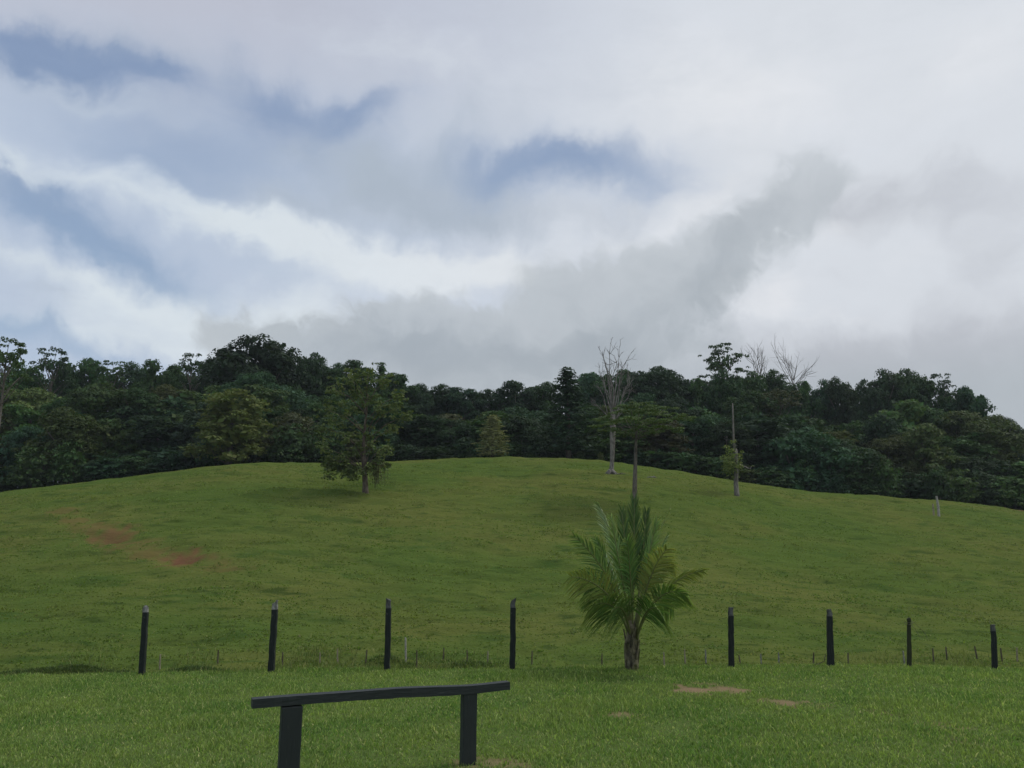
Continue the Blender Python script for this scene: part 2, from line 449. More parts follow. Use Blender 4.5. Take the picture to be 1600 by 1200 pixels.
def tall_grass():
    """rank grass along the stake fence in the hollow and on the lip of the lawn"""
    Xs, Ys, Hs = [], [], []
    for (px, wpx, n, h) in [(520, 60, 900, .5), (470, 50, 700, .45), (640, 40, 420, .5), (690, 60, 600, .4), (760, 60, 420, .4), (310, 70, 420, .45), (120, 70, 420, .5), (1310, 40, 260, .4), (1390, 60, 500, .45), (1460, 60, 420, .45), (1520, 60, 500, .5), (870, 60, 260, .35), (1080, 60, 260, .35)]:
        bx, by = hill_at(px, 1036)
        Xs.append(bx + R.normal(0, wpx / F * by * .5, n)); Ys.append(by + R.normal(0, 1.6, n)); Hs.append(h * .62 * (.4 + .8 * R.random(n)))
    n = 5200
    xe = R.uniform(-8.5, 8.5, n); k = R.random(n) < .15 + 1.5 * sstep(.45, .7, fbm(xe * .9, xe * 0, 121, 3))
    xe = xe[k]; Xs.append(xe); Ys.append(YE + R.normal(.02, .10, len(xe))); Hs.append(.05 + .07 * R.random(len(xe)))
    X, Y, Hh = map(np.concatenate, (Xs, Ys, Hs))
    W = np.where(Y < 20, .006, .035)
    V, f4, f3 = blades(X, Y, height(X, Y) - .01, Hh, W, .15 + .5 * R.random(len(X)), R, M_TALL, 'tall_grass')
    o = obj('tall_grass', mesh_np('tall_grass', V, [f4, f3], M_TALL)); tag(o, 'pale rank grass along the little stake fence below the lawn', 'grass', kind='stuff')
def bank_grass():
    Xs, Ys, Hs = [], [], []
    for (px, py, sx, n) in ((128, 1047, 2.2, 3600), (318, 1045, 1.6, 2800), (612, 1036, .9, 800), (20, 1051, 1.4, 1200), (735, 1042, 1.3, 600)):
        bx, by = hill_at(px, py)
        Xs.append(bx + R.normal(0, sx, n)); Ys.append(by + .15 + R.normal(0, .38, n)); Hs.append(.06 + .16 * R.random(n))
    X, Y, Hh = map(np.concatenate, (Xs, Ys, Hs))
    V, f4, f3 = blades(X, Y, height(X, Y) - .01, Hh, .04, .2 + .6 * R.random(len(X)), R, None, 'bank_grass')
    m = blade_mat('bank_shade_blades', [(.062, .108, .024), (.075, .12, .03), (.09, .13, .035), (.15, .16, .06)], scale=.5)  # dark greens put the shade of the steep bank faces into the blades
    o = obj('bank_grass', mesh_np('bank_grass', V, [f4, f3], m)); tag(o, 'rank grass on the low banks beyond the lawn, coloured dark for their shade', 'grass', kind='stuff')
lawn_grass(); pasture_grass(); tall_grass(); bank_grass()

# ------------------------------------------------------------------ bench
def rect(c, ax, bx, w, h):
    c, ax, bx = map(np.asarray, (c, ax, bx))
    return np.array([c - ax * w / 2 - bx * h / 2, c + ax * w / 2 - bx * h / 2, c + ax * w / 2 + bx * h / 2, c - ax * w / 2 + bx * h / 2])
def bench():
    zt = .565
    PL = at_z(395, 1093, zt); PR = at_z(797, 1066, zt)      # front top edge of the plank, left and right end
    dirv = PR - PL; Ln = np.linalg.norm(dirv); dirv /= Ln
    back = np.array([-dirv[1], dirv[0], 0]); up = np.array([0, 0, 1.0])
    root = empty('bench', (PL + PR) / 2 * np.array([1, 1, 0]), math.atan2(dirv[1], dirv[0]))
    # plank in the bench's own axes: x along, y back
    b = MB(); secs = []
    rng = np.random.default_rng(5)
    for i, s in enumerate(np.linspace(0, 1, 40)):
        x = (s - .5) * Ln
        sag = .004 * math.sin(s * 7) + .010 * math.exp(-((s - .56) / .16) ** 2) - .006 * math.exp(-((s - .85) / .1) ** 2)
        th = .060 + .008 * math.exp(-((s - .6) / .2) ** 2) - .004 * s + rng.normal(0, .0013)
        dep = .085 + .008 * math.sin(s * 5 + 1)
        top = zt + sag
        secs.append(rect((x, dep / 2 + rng.normal(0, .0015), top - th / 2), (0, 1, 0), (0, 0, 1), dep, th))
    b.box_hull(secs)
    me = b.mesh('seat', M_SEAT)
    o = obj('seat', me, root)
    zb = zt - .063
    for (pxa, pxb, dep) in ((442, 474.5, .09), (725.5, 747, .08)):
        # the leg's centre along the plank
        f = lambda px: (at_z(px, 1093 + (px - 395) / (797 - 395) * (1066 - 1093), zt) - (PL + PR) / 2) @ dirv
        x0, x1 = f(pxa), f(pxb); w = x1 - x0; xc = (x0 + x1) / 2
        wp = (PL + PR) / 2 + dirv * xc + back * .045
        zg = ground(wp[0], wp[1]) - .12
        l = MB(); se = []
        for k, s in enumerate(np.linspace(0, 1, 9)):
            z = zg + (zb - .002 - zg) * s
            q = 1 + rng.normal(0, .012)
            se.append(rect((xc + (1 - s) * -.006, .046, z), (1, 0, 0), (0, 1, 0), w * q, dep * q))
        l.box_hull(se)
        lo = obj('leg', l.mesh('leg', M_LEG), root)
        bv = lo.modifiers.new('bevel', 'BEVEL'); bv.width = .008; bv.segments = 2; bv.limit_method = 'ANGLE'
    tag(root, 'low dark painted plank bench on two posts in the near grass', 'bench')
bench()

# ------------------------------------------------------------------ painted fence posts along the lawn edge
POSTS = [(222, 1053, 228, 946, 11.5, 10.5, .10, 'leftmost dark post on the lawn edge, leaning right, with pointed bare tip'),
         (424, 1049, 430, 939, 11, 10.5, .12, 'dark post second from left on the lawn edge, with pale bare top'),
         (605, 1048, 607, 936, 9.5, 9, .13, 'upright dark post beside the grassy mound, tall with grey cut top'),
         (801, 1045, 802, 935, 8.5, 8.5, .13, 'slim upright dark post left of the young palm, with notched grey top'),
         (1142.5, 1041, 1142, 949, 9.5, 9, .14, 'flat-topped dark post nearest on the right of the young palm'),
         (1298, 1039, 1296, 953, 12, 9.5, .11, 'thick dark post leaning left, tapering to a grey splintered top'),
         (1421, 1040, 1420, 965, 8.5, 6.5, .0, 'thin greenish mossy post with a knobbed top and loose wire'),
         (1555, 1044, 1551, 976, 10.5, 9, .14, 'short dark post at far right leaning left, with pale grey top')]
def posts():
    m, t, out = new_mat('mossy_wood')
    tc = t.node('ShaderNodeTexCoord').outputs['Object']
    t.l.new(principled(t, t.mix(t.noise(tc, 9, 4), (.018, .022, .012), (.05, .058, .03)), .9, .15), out.inputs[0])
    for i, (bx, by, tx, ty, wb, wt, cap, lab) in enumerate(POSTS):
        rng = np.random.default_rng(40 + i)
        Y0 = YE - .12
        B = at(bx, by, Y0); B[2] = ground(B[0], B[1])
        T = at(tx, ty, Y0 + .02)
        h = T[2] - B[2]; sq = 1 / (1 + .9 * abs(B[0]) / B[1]); wB = sq * wb / F * Y0; wT = sq * wt / F * Y0
        root = empty('fence_post', B)
        tag(root, lab, 'post', 'posts along the lawn edge')
        ax = T - B
        def sec(s, sc=1.0):
            w = (wB + (wT - wB) * s) * sc
            c = ax * s + np.array([rng.normal(0, .0035), 0, 0])
            return rect(c, (1, 0, 0), (0, 1, 0), w * (1 + rng.normal(0, .02)), w * .95)
        b = MB()
        lo = [np.linspace(-.12, 1 - cap, 10)][0]
        if i == 6: lo = np.linspace(-.12, .86, 10)
        b.box_hull([sec(s) for s in lo])
        o = obj('shaft', b.mesh('shaft', m if i == 6 else M_PAINT), root)
        bv = o.modifiers.new('bevel', 'BEVEL'); bv.width = .007; bv.segments = 2; bv.limit_method = 'ANGLE'
        c = MB()
        if i == 6:
            c.box_hull([sec(.862, .7), sec(.90, .62), sec(.93, 1.05), sec(.97, 1.0), sec(1.0, .55)])
            o = obj('knob', c.mesh('knob', m), root)
            w = MB()
            P = [np.array([.02, -.045, h * .86]) + np.array([.22 * s + .02 * math.sin(9 * s), .02 * s, .05 * math.sin(4 * s) - .14 * s * s]) for s in np.linspace(0, 1, 14)]
            w.tube(P, .0022, 4)
            P = [ax * .84 + np.array([.05 * math.cos(a), .05 * math.sin(a), .004 * a]) for a in np.linspace(0, 13, 40)]
            w.tube(P, .0022, 4)
            P = [np.array([.03, -.04, h * .8]) + np.array([.16 * s, .0, -.10 * s + .04 * math.sin(6 * s)]) for s in np.linspace(0, 1, 10)]
            w.tube(P, .002, 4)
            obj('wire', w.mesh('wire', M_BARK), root)
        else:
            s0 = 1 - cap + .002
            e = sec(1.0, .9)
            if i in (0,): e = sec(1.0, .35)
            elif i in (1, 3): e = e + np.array([[0, 0, -.05], [0, 0, .01], [0, 0, .01], [0, 0, -.05]])
            elif i in (2, 5): e = e + np.array([[0, 0, .015], [0, 0, -.02], [0, 0, -.01], [0, 0, .0]])
            c.box_hull([sec(s0, .93), sec(s0 + cap * .35, .86), sec(s0 + cap * .7, .8), e])
            if i in (1, 5):
                k = sec(1.0, .3) + np.array([wT * .22, 0, .012]); c.box_hull([sec(s0 + cap * .5, .3) + np.array([wT * .25, 0, 0]), k])
            o = obj('bare_top', c.mesh('bare_top', M_RAW if i < 2 else M_GREY), root)
        if i == 5:      # loose wire stub at the foot
            w = MB(); w.tube([np.array([-.06, -.02, .16]), np.array([-.10, -.05, .07]), np.array([-.17, -.04, .035]), np.array([-.22, -.06, .03])], .004, 4)
            obj('wire', w.mesh('wire', M_BARK), root)
posts()

# ------------------------------------------------------------------ little stakes down in the hollow
def stakes():
    L = [(441, 1030, 1040, 0), (500, 1023, 1038, 1), (528, 1014, 1032, 1), (571, 1022, 1036, 0), (635, 996, 1026, 3), (651, 1016, 1044, 0), (692, 1012, 1031, 0), (731, 1021, 1035, 0), (762, 1018, 1034, 1), (831, 1017, 1034, 0),
         (940, 1021, 1036, 0), (1038, 1026, 1037, 1), (1071, 1022, 1037, 1), (1103, 1022, 1038, 2), (1158, 1025, 1036, 0), (1190, 1023, 1037, 2), (1217, 1020, 1036, 2), (1270, 1019, 1032, 0), (1325, 1020, 1034, 0), (1414, 1017, 1038, 2),
         (1459, 1013, 1032, 0), (1480, 1017, 1031, 0), (1528, 1012, 1033, 0), (1566, 1016, 1030, 0), (1589, 1012, 1028, 1), (340, 1019, 1036, 0), (250, 1022, 1038, 1)]
    L.sort()
    mats = [M_STAKED, M_STAKE, M_RAW, M_WHITE]
    near = [(228, 'leftmost dark post'), (430, 'second dark post'), (607, 'post by the mound'), (802, 'post left of the palm'), (988, 'young palm'), (1142, 'post right of the palm'), (1297, 'thick leaning post'), (1420, 'mossy post'), (1553, 'far right post')]
    cnt = {}
    ords = ['first', 'second', 'third', 'fourth', 'fifth', 'sixth']
    for i, (px, ty, by, k) in enumerate(L):
        rng = np.random.default_rng(300 + i)
        bx, byy = hill_at(px, by + 2)
        zb = ground(bx, byy)
        h = max(.75, (EYE + ray(px, ty)[1] * byy) - zb)
        w = (3.2 if k == 3 else 2.3) / F * byy
        b = MB(); lean = rng.normal(0, .05, 2)
        P = [np.array([lean[0] * s * h, lean[1] * s * h, -.2 + (h + .2) * s]) for s in np.linspace(0, 1, 6)]
        b.tube(P, [w / 2 * q for q in (1.1, 1.05, 1, .97, .92, .8)], 6, jit=.12, rng=rng)
        o = obj('fence_stake', b.mesh('fence_stake', mats[k]), None, (bx, byy, zb))
        lm = [q for q in near if q[0] <= px][-1]
        cnt[lm[1]] = cnt.get(lm[1], 0) + 1
        tone = ['thin dark', 'thin brownish', 'thin pale', 'taller whitish'][k]
        tag(o, f'{tone} stake below the lawn, {ords[cnt[lm[1]] - 1]} one right of the {lm[1]}', 'stake', 'stakes of the low fence in the hollow')
stakes()

# ------------------------------------------------------------------ young coconut palm
def palm():
    Y0 = YE - .25
    B = at(988, 1049, Y0); B[2] = ground(B[0], B[1])
    root = empty('palm_tree', B)
    tag(root, 'young coconut palm with spreading fronds standing at the lawn edge', 'palm')
    loc = lambda px, py, dy=0: at(px, py, Y0 + dy) - B
    rng = np.random.default_rng(9)
    # stem of old leaf bases
    m, t, out = new_mat('palm_bases')
    tc = t.node('ShaderNodeTexCoord').outputs['Object']
    n = t.noise(t.mapping(tc, (1, 1, .3)), 22, 5, .7)
    col = t.mix(t.ramp(n, .38, .62), (.055, .052, .036), (.20, .18, .115)); col = t.mix(t.m('MULTIPLY', t.ramp(t.noise(tc, 7, 3), .5, .65), .6), col, (.10, .11, .035))
    t.l.new(principled(t, col, .85, .2, bump(t, n, .8, .02)), out.inputs[0])
    b = MB()
    b.tube([np.array([0, 0, z]) for z in (-.1, .05, .2, .36, .52, .62)], [.078, .078, .074, .068, .056, .042], 14, jit=.10, rng=rng)
    o = obj('trunk', b.mesh('trunk', m, True), root)
    for k in range(13):                       # split old sheaths clasping the stem
        a = k * 2.4 + rng.normal(0, .2); z0 = .0 + .028 * k
        c = MB(); d = np.array([math.cos(a), math.sin(a), 0]); sd = np.array([-d[1], d[0], 0])
        secs = []
        for s in np.linspace(0, 1, 6):
            cc = d * (.066 + .018 * s + .02 * s * s) + np.array([0, 0, z0 + (.22 + .05 * rng.random()) * s]) + sd * .02 * math.sin(3 * s + k)
            secs.append(rect(cc, sd, d, .085 * (1 - .72 * s), .022 * (1 - .5 * s)))
        c.box_hull(secs)
        obj('leaf_base', c.mesh('leaf_base', m, True), o)
    mp, t, out = new_mat('palm_rachis')
    tc = t.node('ShaderNodeTexCoord').outputs['Object']
    t.l.new(principled(t, t.mix(t.noise(tc, 12, 3), (.10, .13, .045), (.19, .19, .075)), .5, .35), out.inputs[0])
    ml = leaf_mat('palm_leaflets', None, .28, .45, .5, .3, True)
    G1, G2, G3 = (.045, .085, .026), (.060, .100, .030), (.088, .108, .032)
    # base px/py, control px/py/depth, tip px/py/depth, leaflet length, spread, one-sided?, colour, n
    FR = [((988, 985), (991, 880, .06), (991, 782, .10), .30, .40, 0, (.042, .082, .024), 40),
          ((986, 985), (980, 880, -.08), (972, 800, -.02), .27, .42, 0, (.044, .085, .024), 34),
          ((992, 985), (1003, 890, .10), (1010, 800, .16), .27, .42, 0, (.042, .08, .024), 34),
          ((985, 985), (968, 850, .15), (935, 788, .25), .30, .55, 1, (.070, .105, .050), 36),
          ((984, 985), (950, 880, -.25), (897, 838, -.45), .26, .65, 0, (.062, .10, .036), 32),
          ((982, 990), (948, 880, .35), (902, 905, .65), .28, .8, 0, (.045, .085, .030), 32),
          ((982, 992), (955, 905, -.3), (892, 901, -.55), .32, 1.05, 0, G3, 30),
          ((983, 995), (960, 915, .1), (915, 925, .15), .36, 1.15, 0, (.05, .088, .03), 34),
          ((984, 998), (965, 930, -.35), (928, 945, -.6), .36, 1.2, 0, (.058, .095, .03), 32),
          ((986, 1000), (976, 930, -.5), (956, 955, -.85), .34, 1.2, 0, (.045, .08, .026), 28),
          ((993, 985), (1015, 860, .25), (1048, 792, .4), .14, .7, 0, (.085, .11, .032), 22),
          ((993, 988), (1012, 890, -.25), (1042, 858, -.45), .26, .95, 0, (.10, .115, .035), 28),
          ((994, 990), (1020, 850, -.15), (1052, 885, -.3), .22, 1.1, 0, G3, 26),
          ((995, 992), (1035, 900, .15), (1098, 892, .3), .24, .7, 0, G3, 32),
          ((995, 995), (1028, 905, -.3), (1072, 930, -.5), .30, .95, 0, G2, 34),
          ((995, 998), (1020, 915, .3), (1052, 948, .45), .32, 1.1, 0, G1, 32),
          ((994, 1000), (1012, 925, -.45), (1035, 962, -.75), .32, 1.15, 0, G1, 30),
          ((991, 985), (1005, 870, .45), (1025, 850, .9), .3, .8, 0, G1, 30),
          ((986, 985), (970, 880, .5), (955, 870, .95), .3, .8, 0, G1, 30),
          ((986, 985), (968, 880, -.12), (955, 812, -.2), .26, .55, 0, G2, 30), ((993, 985), (1010, 880, -.1), (1026, 815, -.2), .26, .55, 0, G2, 30),
          ((985, 985), (960, 890, .2), (932, 845, .3), .27, .65, 0, G1, 30), ((994, 985), (1018, 885, .15), (1042, 838, .3), .26, .65, 0, G1, 28), ((989, 985), (985, 890, -.3), (980, 845, -.6), .28, .7, 0, G1, 30)]
    for (b0, c0, t0, ll, spread, one, colr, n) in FR:
        n = int(n * (1.35 if spread < .45 else 1.9)); colr = [v * (1.5 if spread < .45 else 2.3) for v in colr]
        A, Cc, T = loc(*b0), loc(*c0), loc(*t0)
        s = np.linspace(0, 1, 22)[:, None]
        P = (1 - s) ** 2 * A + 2 * s * (1 - s) * Cc + s * s * T
        fr = MB(); fr.tube(P, np.linspace(.015, .0035, 22), 5)
        fo = obj('frond', fr.mesh('frond', mp, True), root)
        lf = MB(); tips = []
        q = np.sort(np.linspace(.30, 1, n) + rng.normal(0, .006, n)).clip(.28, 1)
        idx = q * 21; i0 = np.minimum(idx.astype(int), 20); ff = (idx - i0)[:, None]
        O = P[i0] * (1 - ff) + P[i0 + 1] * ff
        Tn = P[i0 + 1] - P[i0]; Tn /= np.linalg.norm(Tn, axis=1)[:, None]
        upright = spread < .45
        if upright: side = np.cross(Tn, np.array([0.15, 1.0, 0.0])[None])
        else:
            side = np.cross(Tn, np.array([0, 0, 1.0])[None])
            flat = np.linalg.norm(side, axis=1)[:, None]
            alt = np.cross(Tn, np.array([0, 1.0, 0])[None])
            side = np.where(flat > .45, side / (flat + 1e-6), alt)
        side /= np.linalg.norm(side, axis=1)[:, None] + 1e-9
        if not upright:                       # the frond is twisted about its stalk
            tw = rng.uniform(.75, 1.1) * (1 if T[0] < 0 else -1)
            side = side * math.cos(tw) + np.cross(Tn, side) * math.sin(tw)
        for sg in (1, -1):
            L = ll * (.55 + .65 * np.sin(np.clip(q * 1.15 - .12, 0, 1) * math.pi)) * (1 + rng.normal(0, .08, n))
            if one and sg == -1: L = L * .35
            if one: pass
            ang = spread * (1 + rng.normal(0, .14, n)) * (1.08 - .35 * q)
            D = Tn * np.cos(ang)[:, None] + sg * side * np.sin(ang)[:, None]
            droop = (0.04 if upright else .16 + .16 * spread) * np.ones(n)
            W = (.015 if upright else .0125) + .006 * rng.random(n)
            k = np.array([0, .3, .65, 1.0])
            pts = [O + D * (L * kk)[:, None] + np.array([0, 0, -1.0]) * (droop * L * kk * kk)[:, None] + rng.normal(0, .004, (n, 3)) * kk for kk in k]
            nrm = Tn - (Tn * D).sum(1)[:, None] * D + rng.normal(0, .18, (n, 3))
            nrm /= np.linalg.norm(nrm, axis=1)[:, None] + 1e-9
            wv = [.6, 1.0, .8, .05]
            V = np.stack([x for kk in range(4) for x in (pts[kk] - nrm * (W * wv[kk] / 2)[:, None], pts[kk] + nrm * (W * wv[kk] / 2)[:, None])], 1)
            base = np.arange(n)[:, None] * 8
            f = np.concatenate([base + np.array([[0 + 2 * j, 1 + 2 * j, 3 + 2 * j, 2 + 2 * j]]) for j in range(3)])
            lf.add(V.reshape(-1, 3), f)
            tips.append((np.clip(q * 1.5 - .75, 0, 1)[:, None] * np.array([0, 0, .15, .15, .6, .6, 1, 1])[None] * rng.uniform(.3, 1, (n, 1)) * (.35 if upright else 1)).ravel())
        me = lf.mesh('leaflets', ml)
        tv = np.concatenate(tips)
        at_ = me.attributes.new('tip', 'FLOAT', 'POINT'); at_.data.foreach_set('value', tv.astype(np.float32))
        lo = obj('leaflets', me, fo)
        lo.color = (*colr, 1)
palm()

# ------------------------------------------------------------------ trees
def grow_branch(b, P0, d0, length, r0, rng, bend=.25, up=.15, n=6, sides=5, rend=.35):
    P = [np.array(P0, float)]; d = np.array(d0, float); d /= np.linalg.norm(d)
    for i in range(n):
        d = d + rng.normal(0, bend, 3) * .5 + np.array([0, 0, up]) * .3; d /= np.linalg.norm(d)
        P.append(P[-1] + d * length / n)
    b.tube(P, np.linspace(r0, r0 * rend, n + 1), sides)
    return P, d
def crown_clumps(b, clumps, leaf, rng, dens=1.0):
    """clumps: (center, rx, rz); leaves lie on the upper shell of each"""
    for (c, r, rz) in clumps:
        n = max(12, int(dens * 3.2 * (r / leaf) ** 2))
        D = rng.normal(size=(n, 3)); D /= np.linalg.norm(D, axis=1)[:, None]
        D[:, 2] = np.where(D[:, 2] < -.25, -D[:, 2], D[:, 2])
        rad = .55 + .5 * rng.random(n) ** .7
        P = np.asarray(c) + D * rad[:, None] * np.array([r, r, rz])
        N = D * np.array([.7, .7, .5]) + np.array([0, 0, .75]) + rng.normal(0, .38, (n, 3))
        b.leaves(P, N, leaf * (.7 + .6 * rng.random(n)), leaf * (.55 + .3 * rng.random(n)), rng)
def fill(b, C, rx, rz, n, leaf, rng):
    """bigger inner leaves that close the heart of a crown"""
    D = rng.normal(size=(n, 3)); D /= np.linalg.norm(D, axis=1)[:, None]
    P = np.asarray(C) + D * (rng.random(n) ** .5)[:, None] * np.array([rx, rx, rz])
    b.leaves(P, D + rng.normal(0, .6, (n, 3)), leaf * (.7 + .6 * rng.random(n)), leaf * (.6 + .3 * rng.random(n)), rng)
def proto(kind, seed):
    """returns (trunk mesh, crown mesh, height, width): trunk base at the origin"""
    rng = np.random.default_rng(seed)
    tr, cr = MB(), MB()
    if kind in ('dome', 'irregular'):
        H, Rr = 20.0, 6.0
        zc = 12.6 if kind == 'dome' else 13.2
        hz = 7.0 if kind == 'dome' else 6.4
        nl = 15 if kind == 'dome' else 11
        tr.tube([(0, 0, -1.5), (.1, 0, 2), (.2, .1, 5), (.1, .2, 8), (0, .1, 11)], [.55, .42, .36, .32, .25], 8)
        lobes = []
        for k in range(nl):
            a = k * 2.399 + rng.normal(0, .3); zz = 1 - 1.75 * (k + .4) / nl
            rr = math.sqrt(max(.02, 1 - zz * zz)) * (.62 + (.16 if kind == 'dome' else .30) * rng.random())
            lobes.append((np.array([math.cos(a) * rr * Rr, math.sin(a) * rr * Rr, zc + zz * hz * .72]), Rr * ((.37 if kind == 'dome' else .32) + .13 * rng.random())))
        for (c, r) in lobes:
            grow_branch(tr, (0, .1, 7 + 3 * rng.random()), c - np.array([0, 0, 8.5]), np.linalg.norm(c - np.array([0, 0, 8.5])) * .9, .16, rng, .2, .1)
            cl = []
            for q in range(18):
                D = rng.normal(size=3); D /= np.linalg.norm(D); D[2] = abs(D[2]) * 1.1 - .38
                cl.append((c + D * r * .85 * np.array([1, 1, .8]), r * (.30 + .20 * rng.random()), r * (.20 + .13 * rng.random())))
            crown_clumps(cr, cl, .37, rng, 1.5)
            fill(cr, c, r * .85, r * .7, 130, .85, rng)
        fill(cr, (0, 0, zc), Rr * .62, hz * .55, 420, 1.15, rng)
        top = zc + hz
        return tr.mesh('trunk', M_BARK, True), cr.mesh('crown', M_LEAF), top, 2 * Rr * 1.02
    if kind == 'umbrella':
        H, Rr = 20.0, 5.5
        tr.tube([(0, 0, -1.5), (.05, 0, 4), (.15, .1, 9), (.1, .1, 14), (.0, .1, 17)], [.34, .27, .23, .19, .12], 8)
        cl = []
        for k in range(19):
            a = k * 2.4 + rng.normal(0, .35); q = (k + .5) / 19
            rr = Rr * (.20 + .75 * math.sqrt(q)) * (.8 + .3 * rng.random()); z = 19.4 - 5.2 * q ** 1.3 + rng.normal(0, .35)
            c = np.array([math.cos(a) * rr, math.sin(a) * rr, z])
            z0 = max(10, z - 3.5)
            grow_branch(tr, (.1, .1, z0), c - np.array([0.1, 0.1, z0]), np.linalg.norm(c - np.array([0.1, 0.1, z0])), .10, rng, .12, 0)
            for j in range(5):
                cl.append((c + rng.normal(0, 1, 3) * np.array([.85, .85, .18]), .55 + .45 * rng.random(), .20 + .12 * rng.random()))
        crown_clumps(cr, cl, .40, rng, 2.0)
        fill(cr, (0, 0, 17.2), 3.6, 1.2, 160, .7, rng)
        return tr.mesh('trunk', M_BARK, True), cr.mesh('crown', M_LEAF), 19.8, 11.0
    if kind == 'cone':
        Rr = 4.2
        tr.tube([(0, 0, -1.5), (0, 0, 6), (.1, 0, 12), (0, 0, 18.5)], [.4, .3, .2, .06], 8)
        cl = []
        for k in range(105):
            q = (k + .5) / 105; z = 1.8 + 17.4 * q
            rr = Rr * (1 - q) ** .62 * (.50 + .55 * rng.random()) * min(1, .45 + q * 4); a = k * 2.4 + rng.normal(0, .4)
            c = np.array([math.cos(a) * rr, math.sin(a) * rr, z])
            cl.append((c, .75 + .5 * rng.random() * (1 - q), .42))
            if k % 6 == 0: grow_branch(tr, (0, 0, z - 1), c - np.array([0, 0, z - 1]), rr + .5, .07, rng, .1, .1)
        crown_clumps(cr, cl, .40, rng, 1.9)
        for q in range(13): fill(cr, (0, 0, 2.4 + q * 1.28), 3.3 * (1 - q / 13.5) ** .62, .9, 70, .8, rng)
        return tr.mesh('trunk', M_BARK, True), cr.mesh('crown', M_LEAF), 20.0, 8.6
    if kind == 'full':          # young forest tree, leafy down to the ground
        H, Rr = 14.0, 4.6
        tr.tube([(0, 0, -1.5), (.1, 0, 3), (-.1, .1, 7), (0, 0, 11)], [.36, .28, .2, .1], 8)
        for k in range(22):
            q = (k + .5) / 22; a = k * 2.399 + rng.normal(0, .3); z = 1.0 + 11.6 * q
            rr = Rr * (.72 * math.sqrt(max(.03, 1 - (max(0, q - .25) / .78) ** 2))) * (.75 + .4 * rng.random())
            c = np.array([math.cos(a) * rr, math.sin(a) * rr, z]); r = Rr * (.30 + .14 * rng.random())
            grow_branch(tr, (0, 0, max(.5, z - 2)), c - np.array([0, 0, max(.5, z - 2)]), rr, .08, rng, .15, .1)
            cl = []
            for j in range(10):
                D = rng.normal(size=3); D /= np.linalg.norm(D); D[2] = abs(D[2]) * 1.1 - .38
                cl.append((c + D * r * .85 * np.array([1, 1, .8]), r * (.32 + .22 * rng.random()), r * (.19 + .12 * rng.random())))
            crown_clumps(cr, cl, .34, rng, 1.5); fill(cr, c, r * .8, r * .6, 60, .8, rng)
        fill(cr, (0, 0, 6), Rr * .6, 5.5, 420, 1.0, rng)
        return tr.mesh('trunk', M_BARK, True), cr.mesh('crown', M_LEAF), 13.6, 9.4
    if kind == 'bush':
        Rr = 3.2
        cl = []
        for k in range(5):
            a = k * 1.3 + rng.normal(0, .3)
            tr.tube([(0, 0, -.8), (math.cos(a) * .5, math.sin(a) * .5, 1.2), (math.cos(a) * 1.3, math.sin(a) * 1.3, 3)], [.13, .09, .04], 5)
        for k in range(95):
            D = rng.normal(size=3); D /= np.linalg.norm(D); D[2] = abs(D[2])
            q = .45 + .55 * rng.random()
            cl.append((D * q * np.array([Rr, Rr, 5.2]) + np.array([0, 0, .35]), .5 + .45 * rng.random(), .28 + .2 * rng.random()))
        crown_clumps(cr, cl, .36, rng, 1.7)
        fill(cr, (0, 0, 2.2), 2.3, 2.2, 420, .8, rng)
        return tr.mesh('trunk', M_BARK, True), cr.mesh('crown', M_LEAF), 5.9, 7.2
PROT_PALE = []
PROT = {k: [proto(k, s) for s in ss] for k, ss in (('dome', (1, 2, 3, 4)), ('irregular', (5, 6, 7, 8)), ('umbrella', (9, 10, 11)), ('cone', (12, 13)), ('bush', (14, 15, 16)), ('full', (17, 18, 19, 20)))}
def plant(kind, px, ytop, wpx, Y, tone, rng, name, label, group, base_y=None, variant=None):
    pr = PROT[kind]; tm, cm, ph, pw = pr[variant if variant is not None else int(rng.integers(len(pr)))]
    u, t = ray(px, ytop)
    x = u * Y; zb = ground(x, Y) - .1 if base_y is None else base_y
    h = EYE + t * Y - zb
    w = wpx / F * Y * (1.3 if kind in ('dome', 'irregular', 'full') else 1.12)
    root = empty(name, (x, Y, zb), float(rng.random() * 6.28))
    sx = w / pw; sz = h / ph
    if kind in ('dome', 'irregular') and sz < .92 * sx:      # keep the crown round: a shorter stem
        zb -= .92 * sx * ph - h; sz = .92 * sx; root.location.z = zb
    root.scale = (sx, sx, sz)
    tag(root, label, 'shrub' if kind == 'bush' else 'tree', group)
    to = obj('stem' if kind == 'bush' else 'trunk', tm, root); co = obj('foliage' if kind == 'bush' else 'crown', cm, root)
    co.color = (*tone, 1)
    return root

TN = {'dark green': (.046, .090, .033), 'blackish green': (.030, .058, .027), 'bluish dark green': (.041, .086, .044), 'mid green': (.060, .112, .036), 'olive green': (.076, .106, .035), 'brownish green': (.070, .078, .038)}
def jit(c, rng): k = 1 + rng.normal(0, .16); return [float(x * k * (1 + rng.normal(0, .05))) for x in c]
SHAPE = {'dome': 'domed', 'irregular': 'uneven-crowned', 'umbrella': 'flat-topped', 'cone': 'pointed', 'bush': 'low', 'full': 'leafy'}
NAME = {'dome': 'broadleaf_tree', 'irregular': 'broadleaf_tree', 'umbrella': 'umbrella_tree', 'cone': 'conical_tree', 'bush': 'shrub', 'full': 'young_tree'}
LAND = [(-900, 'left picture border'), (8, 'pale-trunked left tree'), (405, 'tallest domed crown'), (570, 'lone pasture tree'), (770, 'pale conical tree'), (890, 'dark pointed tree'), (957, 'dead white tree'), (1148, 'broken dead trunk'), (1392, 'twin-domed crown')]
